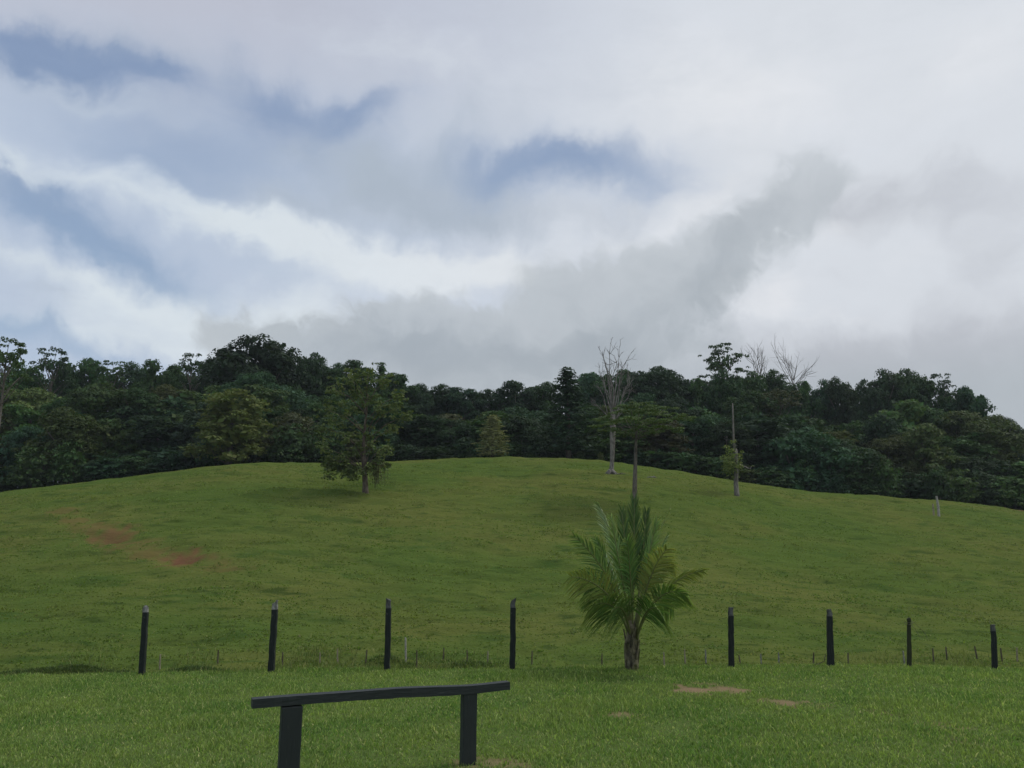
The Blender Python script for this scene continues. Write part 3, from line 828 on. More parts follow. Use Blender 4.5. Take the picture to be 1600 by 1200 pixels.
ORD = ORDL = ['first', 'second', 'third', 'fourth', 'fifth', 'sixth', 'seventh', 'eighth', 'ninth', 'tenth', 'eleventh', 'twelfth', 'thirteenth', 'fourteenth', 'fifteenth', 'sixteenth', 'seventeenth', 'eighteenth', 'nineteenth', 'twentieth'] + ['twenty-' + q for q in ('first', 'second', 'third', 'fourth', 'fifth', 'sixth', 'seventh', 'eighth', 'ninth')]
SKY = [  # px, top y, width, kind, tone, depth
    (-100, 560, 90, 'dome', 'dark green', 165), (-40, 566, 80, 'irregular', 'bluish dark green', 168), (40, 566, 75, 'dome', 'dark green', 170), (85, 547, 62, 'umbrella', 'blackish green', 164), (112, 560, 50, 'dome', 'dark green', 168), (150, 556, 62, 'irregular', 'dark green', 170),
    (178, 566, 50, 'umbrella', 'dark green', 166), (215, 566, 70, 'dome', 'bluish dark green', 171), (252, 557, 62, 'irregular', 'dark green', 166), (301, 551, 42, 'umbrella', 'blackish green', 160), (282, 570, 60, 'dome', 'dark green', 172), (333, 562, 55, 'irregular', 'dark green', 170),
    (403, 525, 128, 'dome', 'blackish green', 158), (350, 541, 55, 'irregular', 'blackish green', 159), (440, 548, 70, 'irregular', 'blackish green', 160), (487, 549, 56, 'dome', 'blackish green', 165), (522, 566, 60, 'dome', 'bluish dark green', 172), (552, 560, 74, 'irregular', 'dark green', 168),
    (597, 561, 52, 'cone', 'dark green', 164), (622, 578, 56, 'irregular', 'dark green', 169), (648, 596, 56, 'dome', 'bluish dark green', 172), (690, 601, 66, 'dome', 'blackish green', 175), (722, 602, 58, 'irregular', 'bluish dark green', 172), (757, 608, 56, 'dome', 'blackish green', 176),
    (806, 590, 62, 'irregular', 'blackish green', 170), (848, 596, 58, 'dome', 'dark green', 174), (925, 578, 60, 'dome', 'bluish dark green', 172), (962, 573, 56, 'irregular', 'dark green', 168), (1018, 571, 88, 'dome', 'blackish green', 168), (1052, 582, 56, 'dome', 'bluish dark green', 174),
    (1080, 586, 50, 'irregular', 'dark green', 172), (1108, 590, 56, 'dome', 'bluish dark green', 175), (1128, 541, 74, 'umbrella', 'dark green', 166), (1134, 577, 56, 'dome', 'dark green', 162), (1168, 579, 62, 'dome', 'dark green', 170), (1205, 578, 64, 'dome', 'bluish dark green', 174), (1246, 590, 52, 'irregular', 'dark green', 172), (1281, 593, 56, 'dome', 'bluish dark green', 174),
    (1311, 588, 52, 'dome', 'blackish green', 170), (1342, 606, 56, 'irregular', 'dark green', 174), (1372, 577, 66, 'dome', 'blackish green', 160), (1412, 574, 66, 'dome', 'blackish green', 161), (1441, 584, 52, 'irregular', 'dark green', 160), (1467, 586, 44, 'umbrella', 'blackish green', 158), (1508, 597, 64, 'irregular', 'bluish dark green', 157),
    (1490, 612, 60, 'dome', 'dark green', 162), (1560, 652, 66, 'dome', 'dark green', 178), (1600, 663, 70, 'dome', 'blackish green', 180), (1650, 655, 80, 'irregular', 'dark green', 182), (1715, 648, 90, 'dome', 'dark green', 182)]
def skyline_y(px):
    k = sorted(SKY); return float(np.interp(px, [s[0] for s in k], [s[1] for s in k]))
def forest():
    rng = np.random.default_rng(77)
    rows = {'skyline': SKY}
    tones = list(TN)
    mid = []; x = -90
    while x < 1690:
        w = rng.uniform(72, 118); kind = rng.choice(['dome', 'irregular', 'umbrella', 'dome', 'irregular'])
        base = max(skyline_y(x), 545); yt = base + rng.uniform(28, 58)
        if 470 < x < 1560 or True: mid.append((x, yt, w, kind, tones[int(rng.choice(6, p=[.22, .13, .18, .23, .14, .10]))], rng.uniform(142, 152)))
        x += w * rng.uniform(.55, .72)
    low = []; x = -80
    while x < 1680:
        w = rng.uniform(70, 120); kind = rng.choice(['full', 'full', 'dome', 'full', 'irregular'])
        yb = float(np.interp(x, [0, 360, 860, 1240, 1600], [772, 726, 716, 766, 800])); ys = skyline_y(x)
        yt = ys + (yb - ys) * rng.uniform(.38, .58)
        low.append((x, yt, w, kind, tones[int(rng.choice(6, p=[.22, .15, .2, .23, .12, .08]))], rng.uniform(131, 138)))
        x += w * rng.uniform(.55, .72)
    x = -95
    while x < 1690:
        w = rng.uniform(62, 95)
        yb = float(np.interp(x, [0, 360, 860, 1240, 1600], [772, 726, 716, 766, 800])); ys = skyline_y(x)
        yt = ys + (yb - ys) * rng.uniform(.30, .46)
        low.append((x, yt, w, 'full', tones[int(rng.choice(6, p=[.3, .25, .25, .1, .05, .05]))], rng.uniform(139, 143)))
        x += w * rng.uniform(.85, 1.0)
    x = -85
    while x < 1690:
        w = rng.uniform(60, 90)
        yb = float(np.interp(x, [0, 360, 860, 1240, 1600], [772, 726, 716, 766, 800])); ys = skyline_y(x)
        yt = ys + (yb - ys) * rng.uniform(.48, .62)
        low.append((x, yt, w, 'full', tones[int(rng.choice(6, p=[.3, .3, .25, .08, .04, .03]))], rng.uniform(144, 148)))
        x += w * rng.uniform(.85, 1.0)
    shr = []; x = -80
    while x < 1680:
        w = rng.uniform(48, 90)
        yb = float(np.interp(x, [0, 360, 860, 1240, 1600], [772, 726, 716, 766, 800])); ys = skyline_y(x)
        yt = ys + (yb - ys) * rng.uniform(.60, .84)
        shr.append((x, yt, w, 'bush', tones[int(rng.choice(6, p=[.3, .3, .25, .1, .03, .02]))], rng.uniform(125.5, 129)))
        x += w * rng.uniform(.5, .72)
    rows['middle'] = mid; rows['low front'] = low; rows['edge'] = shr
    word = {'skyline': 'skyline tree', 'middle': 'second-tier tree', 'low front': 'lower-tier tree', 'edge': 'forest-foot bush'}
    grp = {'skyline': 'forest trees along the skyline', 'middle': 'forest trees in the middle tier', 'low front': 'forest trees in the lower tier', 'edge': 'bushes along the forest foot'}
    for row, L in rows.items():
        cnt = {}
        for (px, yt, w, kind, tone, Y) in sorted(L):
            kind = str(kind)
            lm = [l for l in LAND if l[0] <= px][-1][1]
            cnt[lm] = cnt.get(lm, 0) + 1
            lab = f'{tone} {SHAPE[kind]} {word[row]}, {ORDL[cnt[lm] - 1]} right of the {lm}'
            if row == 'skyline' and px == 403: lab = 'tallest broad dome-shaped dark crown rising above the forest skyline at left'
            if row == 'skyline' and px == 1372: lab = 'left half of the twin-domed dark crown on the right of the forest skyline'
            if row == 'skyline' and px == 1130: lab = 'tiered flat-topped umbrella tree standing clear above the forest left of the bare skyline trees'
            plant(kind, px, yt, w, Y, jit(TN[tone], rng), rng, NAME[kind], lab, grp[row])
forest()

# ------------------------------------------------------------------ named trees on and near the pasture
def single(kind, px, ytop, wpx, base, tone, name, label, variant, Y=None):
    rng = np.random.default_rng(int(px) + 5)
    if Y is None: bx, Y = hill_at(px, base)
    return plant(kind, px, ytop, wpx, Y, tone, rng, name, label, None, variant=variant)
single('full', 365, 606, 100, 724, (.13, .165, .052), 'broadleaf_tree', 'lighter yellowish-green rounded tree at the forest edge left of the lone pasture tree', 1, 123)
single('cone', 770, 646, 62, 716, (.23, .25, .12), 'conical_tree', 'small pale olive conical tree at the hilltop forest edge', 0, 121.5)
single('cone', 887, 570, 100, 716, (.030, .060, .031), 'conical_tree', 'tall dark pointed conifer-like tree left of the dead white tree', 1, 122.5)
single('umbrella', 12, 533, 84, 772, (.055, .095, .034), 'umbrella_tree', 'open-crowned tree with slender pale trunk at the left edge of the photo', 2, 106)

def dead_branches(b, P0, d0, L, r, rng, depth, spread=.5):
    P, d = grow_branch(b, P0, d0, L, r, rng, .22, .22, 5, 5, .55)
    if depth == 0: return
    for k in range(int(rng.integers(2, 4))):
        q = int(rng.integers(2, 6)); dd = d + rng.normal(0, spread, 3) + np.array([0, 0, .2])
        dead_branches(b, P[min(q, len(P) - 1)], dd, L * rng.uniform(.5, .75), r * .55, rng, depth - 1, spread)

def dead_tree():
    px0, pyb = 955, 742
    bx, Y = hill_at(px0, pyb); zb = ground(bx, Y); B = np.array([bx, Y, zb])
    root = empty('dead_tree', B); tag(root, 'tall bare dead white tree with upswept branches on the hilltop', 'dead tree')
    loc = lambda px, py, dy=0: at(px, py, Y + dy) - B
    rng = np.random.default_rng(3); k = Y / F
    b = MB()
    b.tube([loc(955, 748), loc(955, 741), loc(956, 725), loc(957, 700), loc(957.5, 670), loc(957, 645)], [6.2 * k, 4.2 * k, 3.4 * k, 3.7 * k, 4.6 * k, 4.0 * k], 9, jit=.1, rng=rng)
    for a in (0, 1.4, 2.9, 4.2, 5.3): b.tube([np.array([0, 0, .7]), np.array([math.cos(a) * .5, math.sin(a) * .5, .2]), np.array([math.cos(a) * .95, math.sin(a) * .95, -.15])], [.22, .18, .06], 6)
    obj('trunk', b.mesh('trunk', M_SNAG, True), root)
    LIMB = [((956, 650), (951, 600), (945, 566), (938, 548, -1), 3.0), ((957, 650), (955, 600), (953, 570), (954, 537, .8), 3.0), ((958, 650), (962, 605), (966, 575), (968, 543, 1.2), 2.8), ((959, 650), (966, 608), (972, 575), (986, 552, -.5), 2.8),
            ((955, 655), (948, 620), (944, 598), (936, 582, -1.2), 2.4), ((960, 655), (972, 622), (978, 604), (984, 592, -.8), 2.6), ((958, 650), (959, 610), (960, 580), (960, 556, 0), 2.6), ((955, 660), (945, 645), (936, 636), (926, 634, -.8), 2.0), ((960, 660), (970, 630), (976, 612), (982, 584, 1.4), 2.2), ((957, 655), (949, 612), (943, 598), (942, 578, 1.3), 1.7), ((959, 652), (968, 612), (971, 596), (976, 578, -1.4), 1.7), ((956, 662), (946, 632), (939, 612), (933, 604, .9), 1.6), ((958, 652), (956, 615), (950, 590), (948, 570, -1.4), 1.7), ((960, 658), (975, 628), (983, 616), (989, 606, .5), 1.5)]
    for (p0, p1, p2, p3, w) in LIMB:
        m = MB()
        A, Bb, Cc, D = loc(*p0), loc(p1[0], p1[1], p3[2] * .4), loc(p2[0], p2[1], p3[2] * .8), loc(*p3)
        ctrl = [A, A + (Bb - A) * .5 + rng.normal(0, .1, 3), Bb, Bb + (Cc - Bb) * .5 + rng.normal(0, .14, 3), Cc, Cc + (D - Cc) * .5 + rng.normal(0, .14, 3), D]
        m.tube(ctrl, np.linspace(w * .52, .24, 7) * k, 6)
        for q in (2, 3, 3, 4, 4, 5, 5, 6):
            dd = (ctrl[min(q, 5) + 1] - ctrl[min(q, 5)]) + 0
            dd = dd / (np.linalg.norm(dd) + 1e-6) + rng.normal(0, .55, 3)
            dead_branches(m, ctrl[q], dd, rng.uniform(.5, 1.3), .30 * k * w * .5, rng, 1, .55)
        obj('branch', m.mesh('branch', M_DEAD, True), root)
dead_tree()

def bare_tree(px, ytop, ybase, wpx, Y, seed, label, mat):
    rng = np.random.default_rng(seed)
    u, t = ray(px, ytop); x = u * Y; zb = ground(x, Y) - .2; B = np.array([x, Y, zb]); H = EYE + t * Y - zb
    root = empty('bare_tree', B); tag(root, label, 'bare tree', 'bare dead trees above the skyline')
    b = MB(); zf = (EYE + ray(px, ybase)[1] * Y) - zb
    b.tube([(0, 0, -.5), (.1, 0, zf * .5), (0, 0, zf)], [.3, .2, .14], 7)
    obj('trunk', b.mesh('trunk', mat, True), root)
    L = H - zf
    for (dx, q) in ((-.75, 1.0), (-.35, .98), (.05, .95), (.4, .85), (.75, .75), (1.2, .6)):
        m = MB()
        dead_branches(m, np.array([0, 0, zf - .4]), np.array([dx * wpx / 58, rng.normal(0, .3), .95]), L * q * .70, .085, rng, 2, .5)
        dead_branches(m, np.array([0, 0, zf + .8]), np.array([dx * .7, rng.normal(0, .3), .8]), L * q * .50, .05, rng, 2, .6)
        obj('branch', m.mesh('branch', mat, True), root)
bare_tree(1184, 541, 590, 40, 177, 21, 'smaller thin bare dead tree above the skyline right of the umbrella tree', M_PALE)
bare_tree(1236, 534, 600, 58, 177, 26, 'larger wide-branched bare dead tree above the forest skyline right of the smaller one', M_PALE)

def snag():
    bx, Y = hill_at(1150, 775); zb = ground(bx, Y); B = np.array([bx, Y, zb]); k = Y / F
    root = empty('dead_snag', B); tag(root, 'tall thin broken dead trunk with leafy sprouts on the right hill slope', 'dead tree')
    loc = lambda px, py, dy=0: at(px, py, Y + dy) - B
    rng = np.random.default_rng(8)
    b = MB(); b.tube([loc(1151, 779), loc(1151, 772), loc(1150, 755), loc(1150, 735), loc(1149.5, 712), loc(1149, 701)], np.array([5, 4.2, 3.6, 3.6, 3.3, 2.6]) * k, 8, jit=.15, rng=rng)
    obj('trunk', b.mesh('trunk', M_SNAG, True), root)
    b = MB(); b.tube([loc(1148, 712), loc(1146.5, 690), loc(1145.5, 660), loc(1145, 640), loc(1144.5, 630)], np.array([2.2, 1.7, 1.4, 1.2, .7]) * k, 7, jit=.12, rng=rng)
    obj('upper_trunk', b.mesh('upper_trunk', M_PALE, True), root)
    b = MB(); b.tube([loc(1150, 722), loc(1158, 727), loc(1166, 730), loc(1172, 733), loc(1174, 729)], np.array([1.4, 1.0, .9, .8, .4]) * k, 5)
    obj('branch', b.mesh('branch', M_DEAD, True), root)
    c = MB(); cl = []
    for i in range(46):
        cl.append((loc(1142 + rng.normal(0, 5), 727 + rng.normal(0, 11), -.4 + rng.normal(0, .5)), .6, .45))
    for i in range(9): cl.append((loc(1156 + rng.normal(0, 2), 728 + rng.normal(0, 12), rng.normal(0, .3)), .3, .3))
    crown_clumps(c, cl, .24, rng, 1.6)
    o = obj('foliage', c.mesh('foliage', M_LEAF), root); o.color = (.16, .21, .06, 1)
snag()

def slim_umbrella():
    bx, Y = hill_at(991, 792); zb = ground(bx, Y); B = np.array([bx, Y, zb]); k = Y / F
    root = empty('umbrella_tree', B); tag(root, 'slender-trunked umbrella tree with flat spreading crown standing behind the young palm', 'tree')
    loc = lambda px, py, dy=0: at(px, py, Y + dy) - B
    rng = np.random.default_rng(18)
    b = MB(); b.tube([loc(991, 797), loc(991, 788), loc(992, 750), loc(993, 715), loc(994, 685), loc(996, 660)], np.array([4.6, 4.0, 3.4, 2.6, 2.0, 1.2]) * k, 8, jit=.08, rng=rng)
    cl = []
    tips = [(955, 652, -1), (970, 640, 1), (985, 636, -1.5), (1000, 633, 1.2), (1018, 636, -1), (1035, 642, .6), (1052, 650, -.5), (948, 664, .5), (1044, 660, 1.5), (1060, 655, 0), (966, 660, 2), (1008, 650, 2.2), (985, 655, -2.4), (1025, 656, -2.2), (1003, 668, -1.6), (975, 676, -.6), (1018, 676, -.8), (995, 680, 1), (1048, 670, -1.2), (958, 672, -1.2), (1000, 642, 0), (1030, 668, 1)]
    for (x, y, dy) in tips:
        T = loc(x, y, dy * 1.3); A = loc(993.5, 690 - rng.random() * 24)
        b.tube([A, (A + T) / 2 + np.array([0, 0, -.1]), T], [.75 * k, .5 * k, .25 * k], 5)
        for j in range(6): cl.append((T + rng.normal(0, 1, 3) * np.array([.75, .8, .14]), .48 + .3 * rng.random(), .15))
    obj('trunk', b.mesh('trunk', M_BARK, True), root)
    c = MB(); crown_clumps(c, cl, .24, rng, 2.2)
    o = obj('crown', c.mesh('crown', M_LEAF), root); o.color = (.085, .13, .042, 1)
slim_umbrella()

def lone_tree():
    bx, Y = hill_at(571, 770); zb = ground(bx, Y); B = np.array([bx, Y, zb]); k = Y / F
    root = empty('broadleaf_tree', B); tag(root, 'lone big leafy tree with low hanging foliage standing on the open pasture hill', 'tree')
    loc = lambda px, py, dy=0: at(px, py, Y + dy) - B
    rng = np.random.default_rng(28)
    b = MB(); b.tube([loc(571, 775), loc(571, 769), loc(570.5, 755), loc(569.5, 735), loc(568, 712), loc(568, 690), loc(572, 650), loc(575, 615)], np.array([6.4, 5.2, 4.3, 4.2, 3.8, 2.6, 1.6, .8]) * k, 9, jit=.06, rng=rng)
    spots = []
    outline = [(512, 640, 20), (522, 608, 20), (545, 590, 20), (575, 585, 20), (602, 596, 19), (622, 618, 18), (634, 650, 15), (508, 668, 18), (505, 700, 16), (520, 720, 15), (540, 712, 18), (538, 680, 22), (540, 645, 24), (570, 625, 24), (596, 640, 22), (610, 670, 18), (602, 700, 16), (592, 720, 13), (570, 675, 22), (560, 705, 16), (582, 700, 15), (615, 640, 18), (555, 610, 18), (516, 722, 13), (534, 730, 12), (551, 736, 11), (600, 728, 10)]
    cl = []
    for (x, y, r) in outline:
        dep = rng.normal(-.9, 1.7) * (.5 + .5 * (1 - abs(x - 570) / 70))
        T = loc(x, y, dep)
        A = loc(569 + (y < 660) * 3, min(735, y + 40))
        b.tube([A, A + (T - A) * .5 + np.array([0, 0, .5]), T], [1.1 * k, .7 * k, .3 * k], 5)
        for j in range(14):
            D = rng.normal(size=3); D /= np.linalg.norm(D)
            cl.append((T + D * r * k * 1.0 * np.array([1, 1, .9]) * (.35 + .75 * rng.random()), r * k * (.24 + .16 * rng.random()), r * k * .17))
    for (x, y) in ((508, 728), (512, 738), (510, 748), (540, 728), (548, 738), (543, 745), (528, 730), (555, 733), (551, 750), (560, 742), (535, 738), (577, 740), (578, 732), (519, 730)):       # low hanging sprays on the left
        for j in range(3): cl.append((loc(x + rng.normal(0, 3), y + rng.normal(0, 2.5), -1.2 + rng.normal(0, .5)), .62, .45))
    obj('trunk', b.mesh('trunk', M_BROWN, True), root)
    c = MB(); crown_clumps(c, cl, .30, rng, 2.2)
    for (x, y, r) in outline: fill(c, loc(x, y, 0), r * k * .7, r * k * .7, 16, .5, rng)
    o = obj('crown', c.mesh('crown', M_LEAF), root); o.color = (.112, .152, .052, 1)
    v = MB()                                      # hanging vines right of the trunk
    for i in range(34):
        x = 588 + rng.normal(0, 6); y0 = 722; y1 = 742 + rng.random() * 22; dd = rng.normal(-.3, .5)
        v.tube([loc(x, y0, dd), loc(x + rng.normal(0, 1), (y0 + y1) / 2, dd), loc(x + rng.normal(0, 1.4), y1, dd)], .018, 4)
    for i in range(420):
        x = 588 + rng.normal(0, 6.5); y = 722 + 34 * rng.random() ** 1.4
        p = loc(x, y, rng.normal(-.3, .5)); v.leaves([p], rng.normal(size=(1, 3)), .2, .09, rng)
    o = obj('vine', v.mesh('vine', leaf_mat('vine_leaves', (.075, .075, .032))), root)
lone_tree()

# ------------------------------------------------------------------ small things on the hill
def marker_posts():
    for (px, yt, yb, w, lab) in [(1467, 775, 806, 4.0, 'whitish upright post standing in the grass at the far right of the pasture'), (1459, 787, 805, 3.0, 'shorter grey stick beside the whitish post at far right')]:
        bx, Y = hill_at(px, yb); zb = ground(bx, Y); h = EYE + ray(px, yt)[1] * Y - zb
        rng = np.random.default_rng(px); b = MB()
        b.tube([(0, 0, -.3), (.02, 0, h * .5), (-.08 * (px > 1460), 0, h)], np.array([1, .95, .75]) * w / 2 / F * Y, 7, jit=.1, rng=rng)
        o = obj('marker_post', b.mesh('marker_post', M_WHITE if px > 1460 else M_STAKE), None, (bx, Y, zb)); tag(o, lab, 'post')
    bx, Y = hill_at(1018, 748); zb = ground(bx, Y); b = MB(); rng = np.random.default_rng(2)
    b.tube([(-.55, 0, .06), (-.1, .05, .12), (.3, 0, .13), (.62, .1, .08)], [.08, .12, .11, .05], 7, jit=.15, rng=rng); b.tube([(.1, .05, .12), (.3, -.2, .3)], [.05, .03], 5)
    tag(obj('fallen_log', b.mesh('fallen_log', M_DEAD, True), None, (bx, Y, zb)), 'pale fallen log lying on the grass right of the dead white tree', 'log')
    bx, Y = hill_at(962, 744); zb = ground(bx, Y); b = MB()
    b.tube([(-.2, 0, .05), (.5, -.1, .12), (1.2, -.05, .1)], [.06, .06, .03], 6); b.tube([(.4, -.1, .1), (.8, -.5, .25)], [.04, .02], 5)
    tag(obj('fallen_branch', b.mesh('fallen_branch', M_PALE, True), None, (bx, Y, zb)), 'grey fallen branch at the foot of the dead white tree', 'branch')
    for j, (px, py, w, h, lab) in enumerate([(830, 716, 20, 9, 'small dark bush on the hilltop grass left of the dark pointed tree'), (905, 716, 22, 12, 'small bush on the hilltop right below the dark pointed tree'), (938, 719, 12, 14, 'small bright bush on the hilltop left of the dead white tree'), (735, 717, 22, 8, 'low bush on the hilltop left of the small conical tree')]):
        rng = np.random.default_rng(60 + j); Y = 121.5; u, t = ray(px, py - h)
        plant('bush', px, py - h, w, Y, (.045, .075, .03) if j != 2 else (.08, .10, .035), rng, 'shrub', lab, None)
marker_posts()

# ------------------------------------------------------------------ sky and light
SUN_EL, SUN_AZ = math.radians(52), math.radians(70)       # sun up to the right, behind thin cloud
def world():
    w = bpy.data.worlds.new('World'); S.world = w; w.use_nodes = True
    t = NT(w.node_tree); t.n.clear()
    out = t.node('ShaderNodeOutputWorld'); bg = t.node('ShaderNodeBackground'); bg.inputs[1].default_value = .1
    sky = t.node('ShaderNodeTexSky'); sky.sky_type = 'NISHITA'; sky.sun_disc = False
    sky.sun_elevation = SUN_EL; sky.sun_rotation = SUN_AZ; sky.air_density = 1.0; sky.dust_density = 1.5; sky.ozone_density = 2.0
    d = t.node('ShaderNodeTexCoord').outputs['Generated']
    sx = t.node('ShaderNodeSeparateXYZ'); t.put(sx.inputs[0], d)
    az = t.m('ARCTAN2', sx.outputs[0], sx.outputs[1]); el = t.m('ARCSINE', sx.outputs[2])
    cmb = t.node('ShaderNodeCombineXYZ'); t.put(cmb.inputs[0], az); t.put(cmb.inputs[1], el)
    P0 = cmb.outputs[0]
    def warp(P, sc, amp, det, rough=.6):
        n = t.noise(P, sc, det, rough, 0, 1)
        v = t.node('ShaderNodeVectorMath', operation='MULTIPLY_ADD'); t.put(v.inputs[0], n); v.inputs[1].default_value = (amp, amp, 0)
        a = t.node('ShaderNodeVectorMath', operation='SUBTRACT'); t.put(a.inputs[0], P); a.inputs[1].default_value = (amp / 2, amp / 2, 0)
        t.put(v.inputs[2], a.outputs[0]); return v.outputs[0]
    def sep(P):
        s = t.node('ShaderNodeSeparateXYZ'); t.put(s.inputs[0], P); return s.outputs[0], s.outputs[1]
    PS = warp(warp(P0, 4.5, .11, 3), 14, .075, 5)                       # soft veils
    PB = warp(warp(P0, 6, .13, 3), 19, .075, 5, .6)                 # billowing bank
    # long streaky fibres running down to the right
    PW = warp(t.mapping(P0, (1, 3.2, 1), (0, 0, math.radians(17))), 4, .22, 4)
    fib = t.m('MULTIPLY_ADD', t.noise(PW, 4.5, 8, .68), 2.4, -1.2)
    puff = t.m('MULTIPLY_ADD', t.noise(PS, 9, 8, .62), 2.4, -1.2)
    bil = t.m('MULTIPLY_ADD', t.noise(PB, 15, 7, .58), 2.4, -1.2)
    XY = {'s': sep(PS), 'b': sep(PB)}
    def dirpx(px, py):
        u, tt = ray(px, py); return math.atan2(u, 1), math.atan2(tt, math.hypot(u, 1))
    def blob(px, py, rx, ry, rot=0, amp=1.0, P='s'):
        X, Yy = XY[P]
        a, e = dirpx(px, py); r = math.radians(-rot)
        x = t.m('SUBTRACT', X, a); y = t.m('SUBTRACT', Yy, e)
        c, s = math.cos(r), math.sin(r)
        xr = t.m('MULTIPLY_ADD', x, c / (rx / F), t.m('MULTIPLY', y, s / (rx / F)))
        yr = t.m('MULTIPLY_ADD', x, -s / (ry / F), t.m('MULTIPLY', y, c / (ry / F)))
        q = t.m('MULTIPLY_ADD', xr, xr, t.m('MULTIPLY', yr, yr))
        return t.m('MULTIPLY', t.m('EXPONENT', t.m('MULTIPLY', q, -1.0)), amp)
    def total(L, P='s'):
        o = blob(*L[0], P=P)
        for q in L[1:]: o = t.m('ADD', o, blob(*q, P=P))
        return o
    def edge(v, n, k, lo, hi): return t.ramp(t.m('MULTIPLY_ADD', n, k, v), lo, hi)
    sc = 10.0
    C = lambda r, g, b: tuple(((v / 255 + .055) / 1.055) ** 2.4 * sc for v in (r, g, b))
    tx = t.ramp(az, -.45, .35)
    base = t.mix(tx, C(186, 199, 218), C(216, 221, 228))
    base = t.mix(t.m('MULTIPLY', t.ramp(el, .40, .60), t.m('SUBTRACT', 1.0, tx)), base, C(188, 192, 206))
    col = base
    # clear sky between the clouds, soft and hard parts
    blue = total([(115, 84, 105, 36, 2, 1.25), (235, 112, 70, 20, 8, .55), (20, 70, 70, 30, 0, .5), (470, 180, 140, 56, 14, .8), (575, 178, 60, 24, -12, .65), (300, 235, 210, 70, 8, .74), (230, 270, 100, 22, 8, .3), (420, 140, 90, 26, 8, .3), (860, 262, 150, 46, -6, .95), (900, 238, 80, 22, -8, .35), (1010, 270, 90, 42, 0, .62), (760, 270, 80, 40, 0, .3),
                  (90, 345, 170, 40, 18, .85), (190, 415, 150, 28, 18, .85), (15, 515, 110, 20, 2, 1.0), (60, 305, 90, 20, 16, .35), (150, 556, 110, 12, 0, .5), (720, 300, 130, 60, 0, .30), (420, 430, 110, 20, 18, .3), (620, 370, 200, 18, 2, .2), (30, 585, 120, 30, 0, .3)])
    blue = t.m('MULTIPLY', edge(blue, t.m('MULTIPLY_ADD', puff, .5, fib), .34, -.05, 1.36), .85)
    bl = t.mix(1.0, sky.outputs[0], (.92, .96, .90), 'MULTIPLY')
    bl = t.mix(.8, bl, t.mix(t.ramp(el, .15, .5), C(154, 179, 208), C(127, 150, 187)))
    col = t.mix(blue, col, bl)
    # grey veils
    gray = total([(600, 285, 190, 70, 8, .75), (760, 190, 130, 42, 0, .42), (430, 330, 110, 34, 14, .5), (760, 340, 180, 34, 0, .45), (950, 330, 100, 30, -10, .25), (280, 90, 150, 42, 6, .35), (1400, 300, 230, 52, 6, .62), (1560, 330, 90, 50, 0, .2), (1520, 440, 130, 40, -20, .40), (1330, 430, 80, 40, 10, .2), (1500, 560, 210, 62, -10, .75), (1300, 575, 200, 46, 0, .55), (1080, 560, 180, 60, 0, .5), (50, 468, 60, 14, 6, .5), (1400, 70, 90, 50, 20, .18), (1190, 240, 60, 20, -30, .1), (60, 20, 120, 30, 0, .15)])
    gray = edge(gray, puff, .48, .08, 1.05)
    gcol = t.mix(t.ramp(az, -.1, .35), C(169, 181, 195), C(183, 187, 195))
    col = t.mix(t.m('MULTIPLY', gray, .92), col, gcol)
    # bright white streaks
    white = total([(150, 148, 150, 20, 4, .42), (40, 272, 110, 18, 18, .65), (200, 318, 110, 18, 17, .6), (340, 350, 110, 26, 18, .8), (480, 395, 150, 34, 14, .95), (660, 425, 160, 30, 0, .9), (800, 415, 90, 34, -22, .9), (640, 400, 160, 26, 4, .4), (310, 505, 240, 42, 4, 1.0), (470, 480, 100, 40, 0, .55), (220, 535, 180, 18, 4, .5), (1080, 325, 110, 26, -32, .6), (950, 370, 70, 18, -20, .4), (1060, 130, 220, 90, 0, .5), (650, 90, 180, 40, 16, .35), (1540, 90, 110, 80, 0, .5), (1200, 150, 160, 70, 0, .35), (10, 402, 70, 14, 12, .5), (1195, 478, 66, 30, -22, .75), (1320, 345, 60, 22, -10, .45), (1300, 505, 130, 12, 2, .35), (1440, 400, 60, 24, 0, .3), (130, 455, 120, 14, 8, .35)])
    white = t.m('MULTIPLY', edge(white, t.m('ADD', fib, t.m('MULTIPLY', puff, .6)), .38, .0, 1.2), .92)
    col = t.mix(white, col, t.mix(tx, C(218, 227, 233), C(230, 232, 236)))
    # low cumulus bank climbing to the right, with crisp upper edges
    B = [(370, 530, 46, 26), (345, 556, 40, 22), (440, 540, 50, 24), (520, 535, 56, 36), (575, 505, 46, 36), (630, 490, 50, 38), (690, 482, 48, 34), (745, 495, 50, 40), (800, 505, 56, 46), (700, 560, 140, 56), (850, 470, 56, 50), (890, 440, 50, 36), (930, 430, 54, 46), (860, 540, 110, 56), (980, 430, 56, 50), (1030, 420, 56, 46), (990, 500, 90, 56), (1080, 395, 60, 48), (1130, 380, 58, 46), (1090, 455, 64, 48), (1180, 335, 58, 44), (1215, 310, 52, 46), (1150, 410, 50, 40), (1250, 280, 50, 36), (1265, 300, 46, 46), (520, 570, 120, 36), (560, 590, 200, 40), (800, 600, 260, 60), (1020, 560, 160, 60)]
    bank = total([(x, y, rx, ry, 0, .72) for x, y, rx, ry in B], 'b')
    fade = t.ramp(el, .52, .26)                        # the top of the tower thins out
    bank = edge(bank, t.m('MULTIPLY_ADD', puff, .4, bil), .52, .15, 1.15)
    bank = t.m('MULTIPLY', bank, t.m('MULTIPLY_ADD', fade, .42, .42))
    low = total([(760, 570, 300, 50, 0, .8), (1000, 510, 160, 60, -12, .6), (1150, 370, 100, 40, -40, .7), (600, 540, 120, 40, 0, .4)], 'b')
    bcol = t.mix(t.ramp(t.m('MULTIPLY_ADD', bil, .55, low), -.2, 1.1), C(187, 194, 200), C(157, 166, 174))
    col = t.mix(bank, col, bcol)
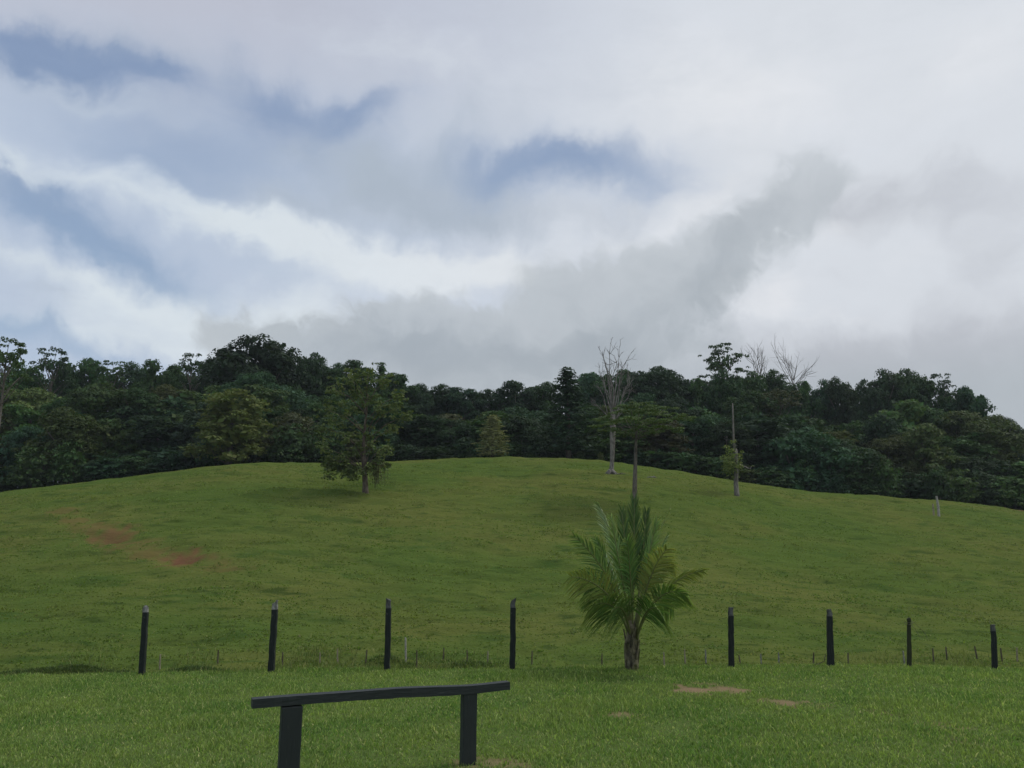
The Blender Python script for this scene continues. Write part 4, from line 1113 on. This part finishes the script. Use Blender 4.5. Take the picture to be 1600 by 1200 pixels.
    lowm = t.m('MULTIPLY', t.ramp(el, .23, .15), t.ramp(az, -.28, -.12))
    col = t.mix(t.m('MULTIPLY', lowm, .85), col, C(172, 180, 187))
    fine = t.m('MULTIPLY_ADD', puff, .045, t.m('MULTIPLY_ADD', fib, .045, 1.0))
    fc = t.node('ShaderNodeCombineXYZ')
    for i in range(3): t.put(fc.inputs[i], fine)
    col = t.mix(1.0, col, fc.outputs[0], 'MULTIPLY')
    t.put(bg.inputs[0], col); t.l.new(bg.outputs[0], out.inputs[0])
    w.cycles.sampling_method = 'MANUAL'; w.cycles.sample_map_resolution = 512
world()
sun = bpy.data.lights.new('sun', 'SUN'); sun.energy = 1.5; sun.angle = math.radians(14); sun.color = (1, .96, .9)
so = bpy.data.objects.new('sun', sun); COL.objects.link(so)
dv = Vector((math.sin(SUN_AZ) * math.cos(SUN_EL), math.cos(SUN_AZ) * math.cos(SUN_EL), math.sin(SUN_EL)))
so.rotation_euler = dv.to_track_quat('Z', 'Y').to_euler()

def haze():
    x0, x1, y0, y1, z0, z1 = -150, 150, -45, 230, -10, 62
    b = MB(); b.box_hull([np.array([(x0, y0, z), (x1, y0, z), (x1, y1, z), (x0, y1, z)]) for z in (z0, z1)])
    m, t, out = new_mat('haze_air')
    v = t.node('ShaderNodeVolumePrincipled'); v.inputs['Color'].default_value = (.82, .90, 1.0, 1); v.inputs['Density'].default_value = .00014; v.inputs['Anisotropy'].default_value = .2
    t.l.new(v.outputs[0], out.inputs['Volume'])
    o = obj('haze', b.mesh('haze', m)); o['kind'] = 'stuff'; o['label'] = 'thin moist haze in the air over the pasture and forest'
haze()

# ------------------------------------------------------------------ camera and render settings
cam = bpy.data.cameras.new('camera'); cam.sensor_width = 36; cam.lens = F / 1600 * 36; cam.clip_start = .1; cam.clip_end = 6000
co = bpy.data.objects.new('camera', cam); COL.objects.link(co); co.location = (0, 0, EYE); co.rotation_euler = (math.pi / 2 + PITCH, 0, 0)
S.camera = co
S.view_settings.view_transform = 'Standard'; S.view_settings.look = 'None'; S.view_settings.gamma = 1; S.view_settings.exposure = 0
S.render.engine = 'CYCLES'
cy = S.cycles; cy.use_denoising = True; cy.max_bounces = 5; cy.diffuse_bounces = 3; cy.glossy_bounces = 2; cy.transmission_bounces = 3; cy.transparent_max_bounces = 4
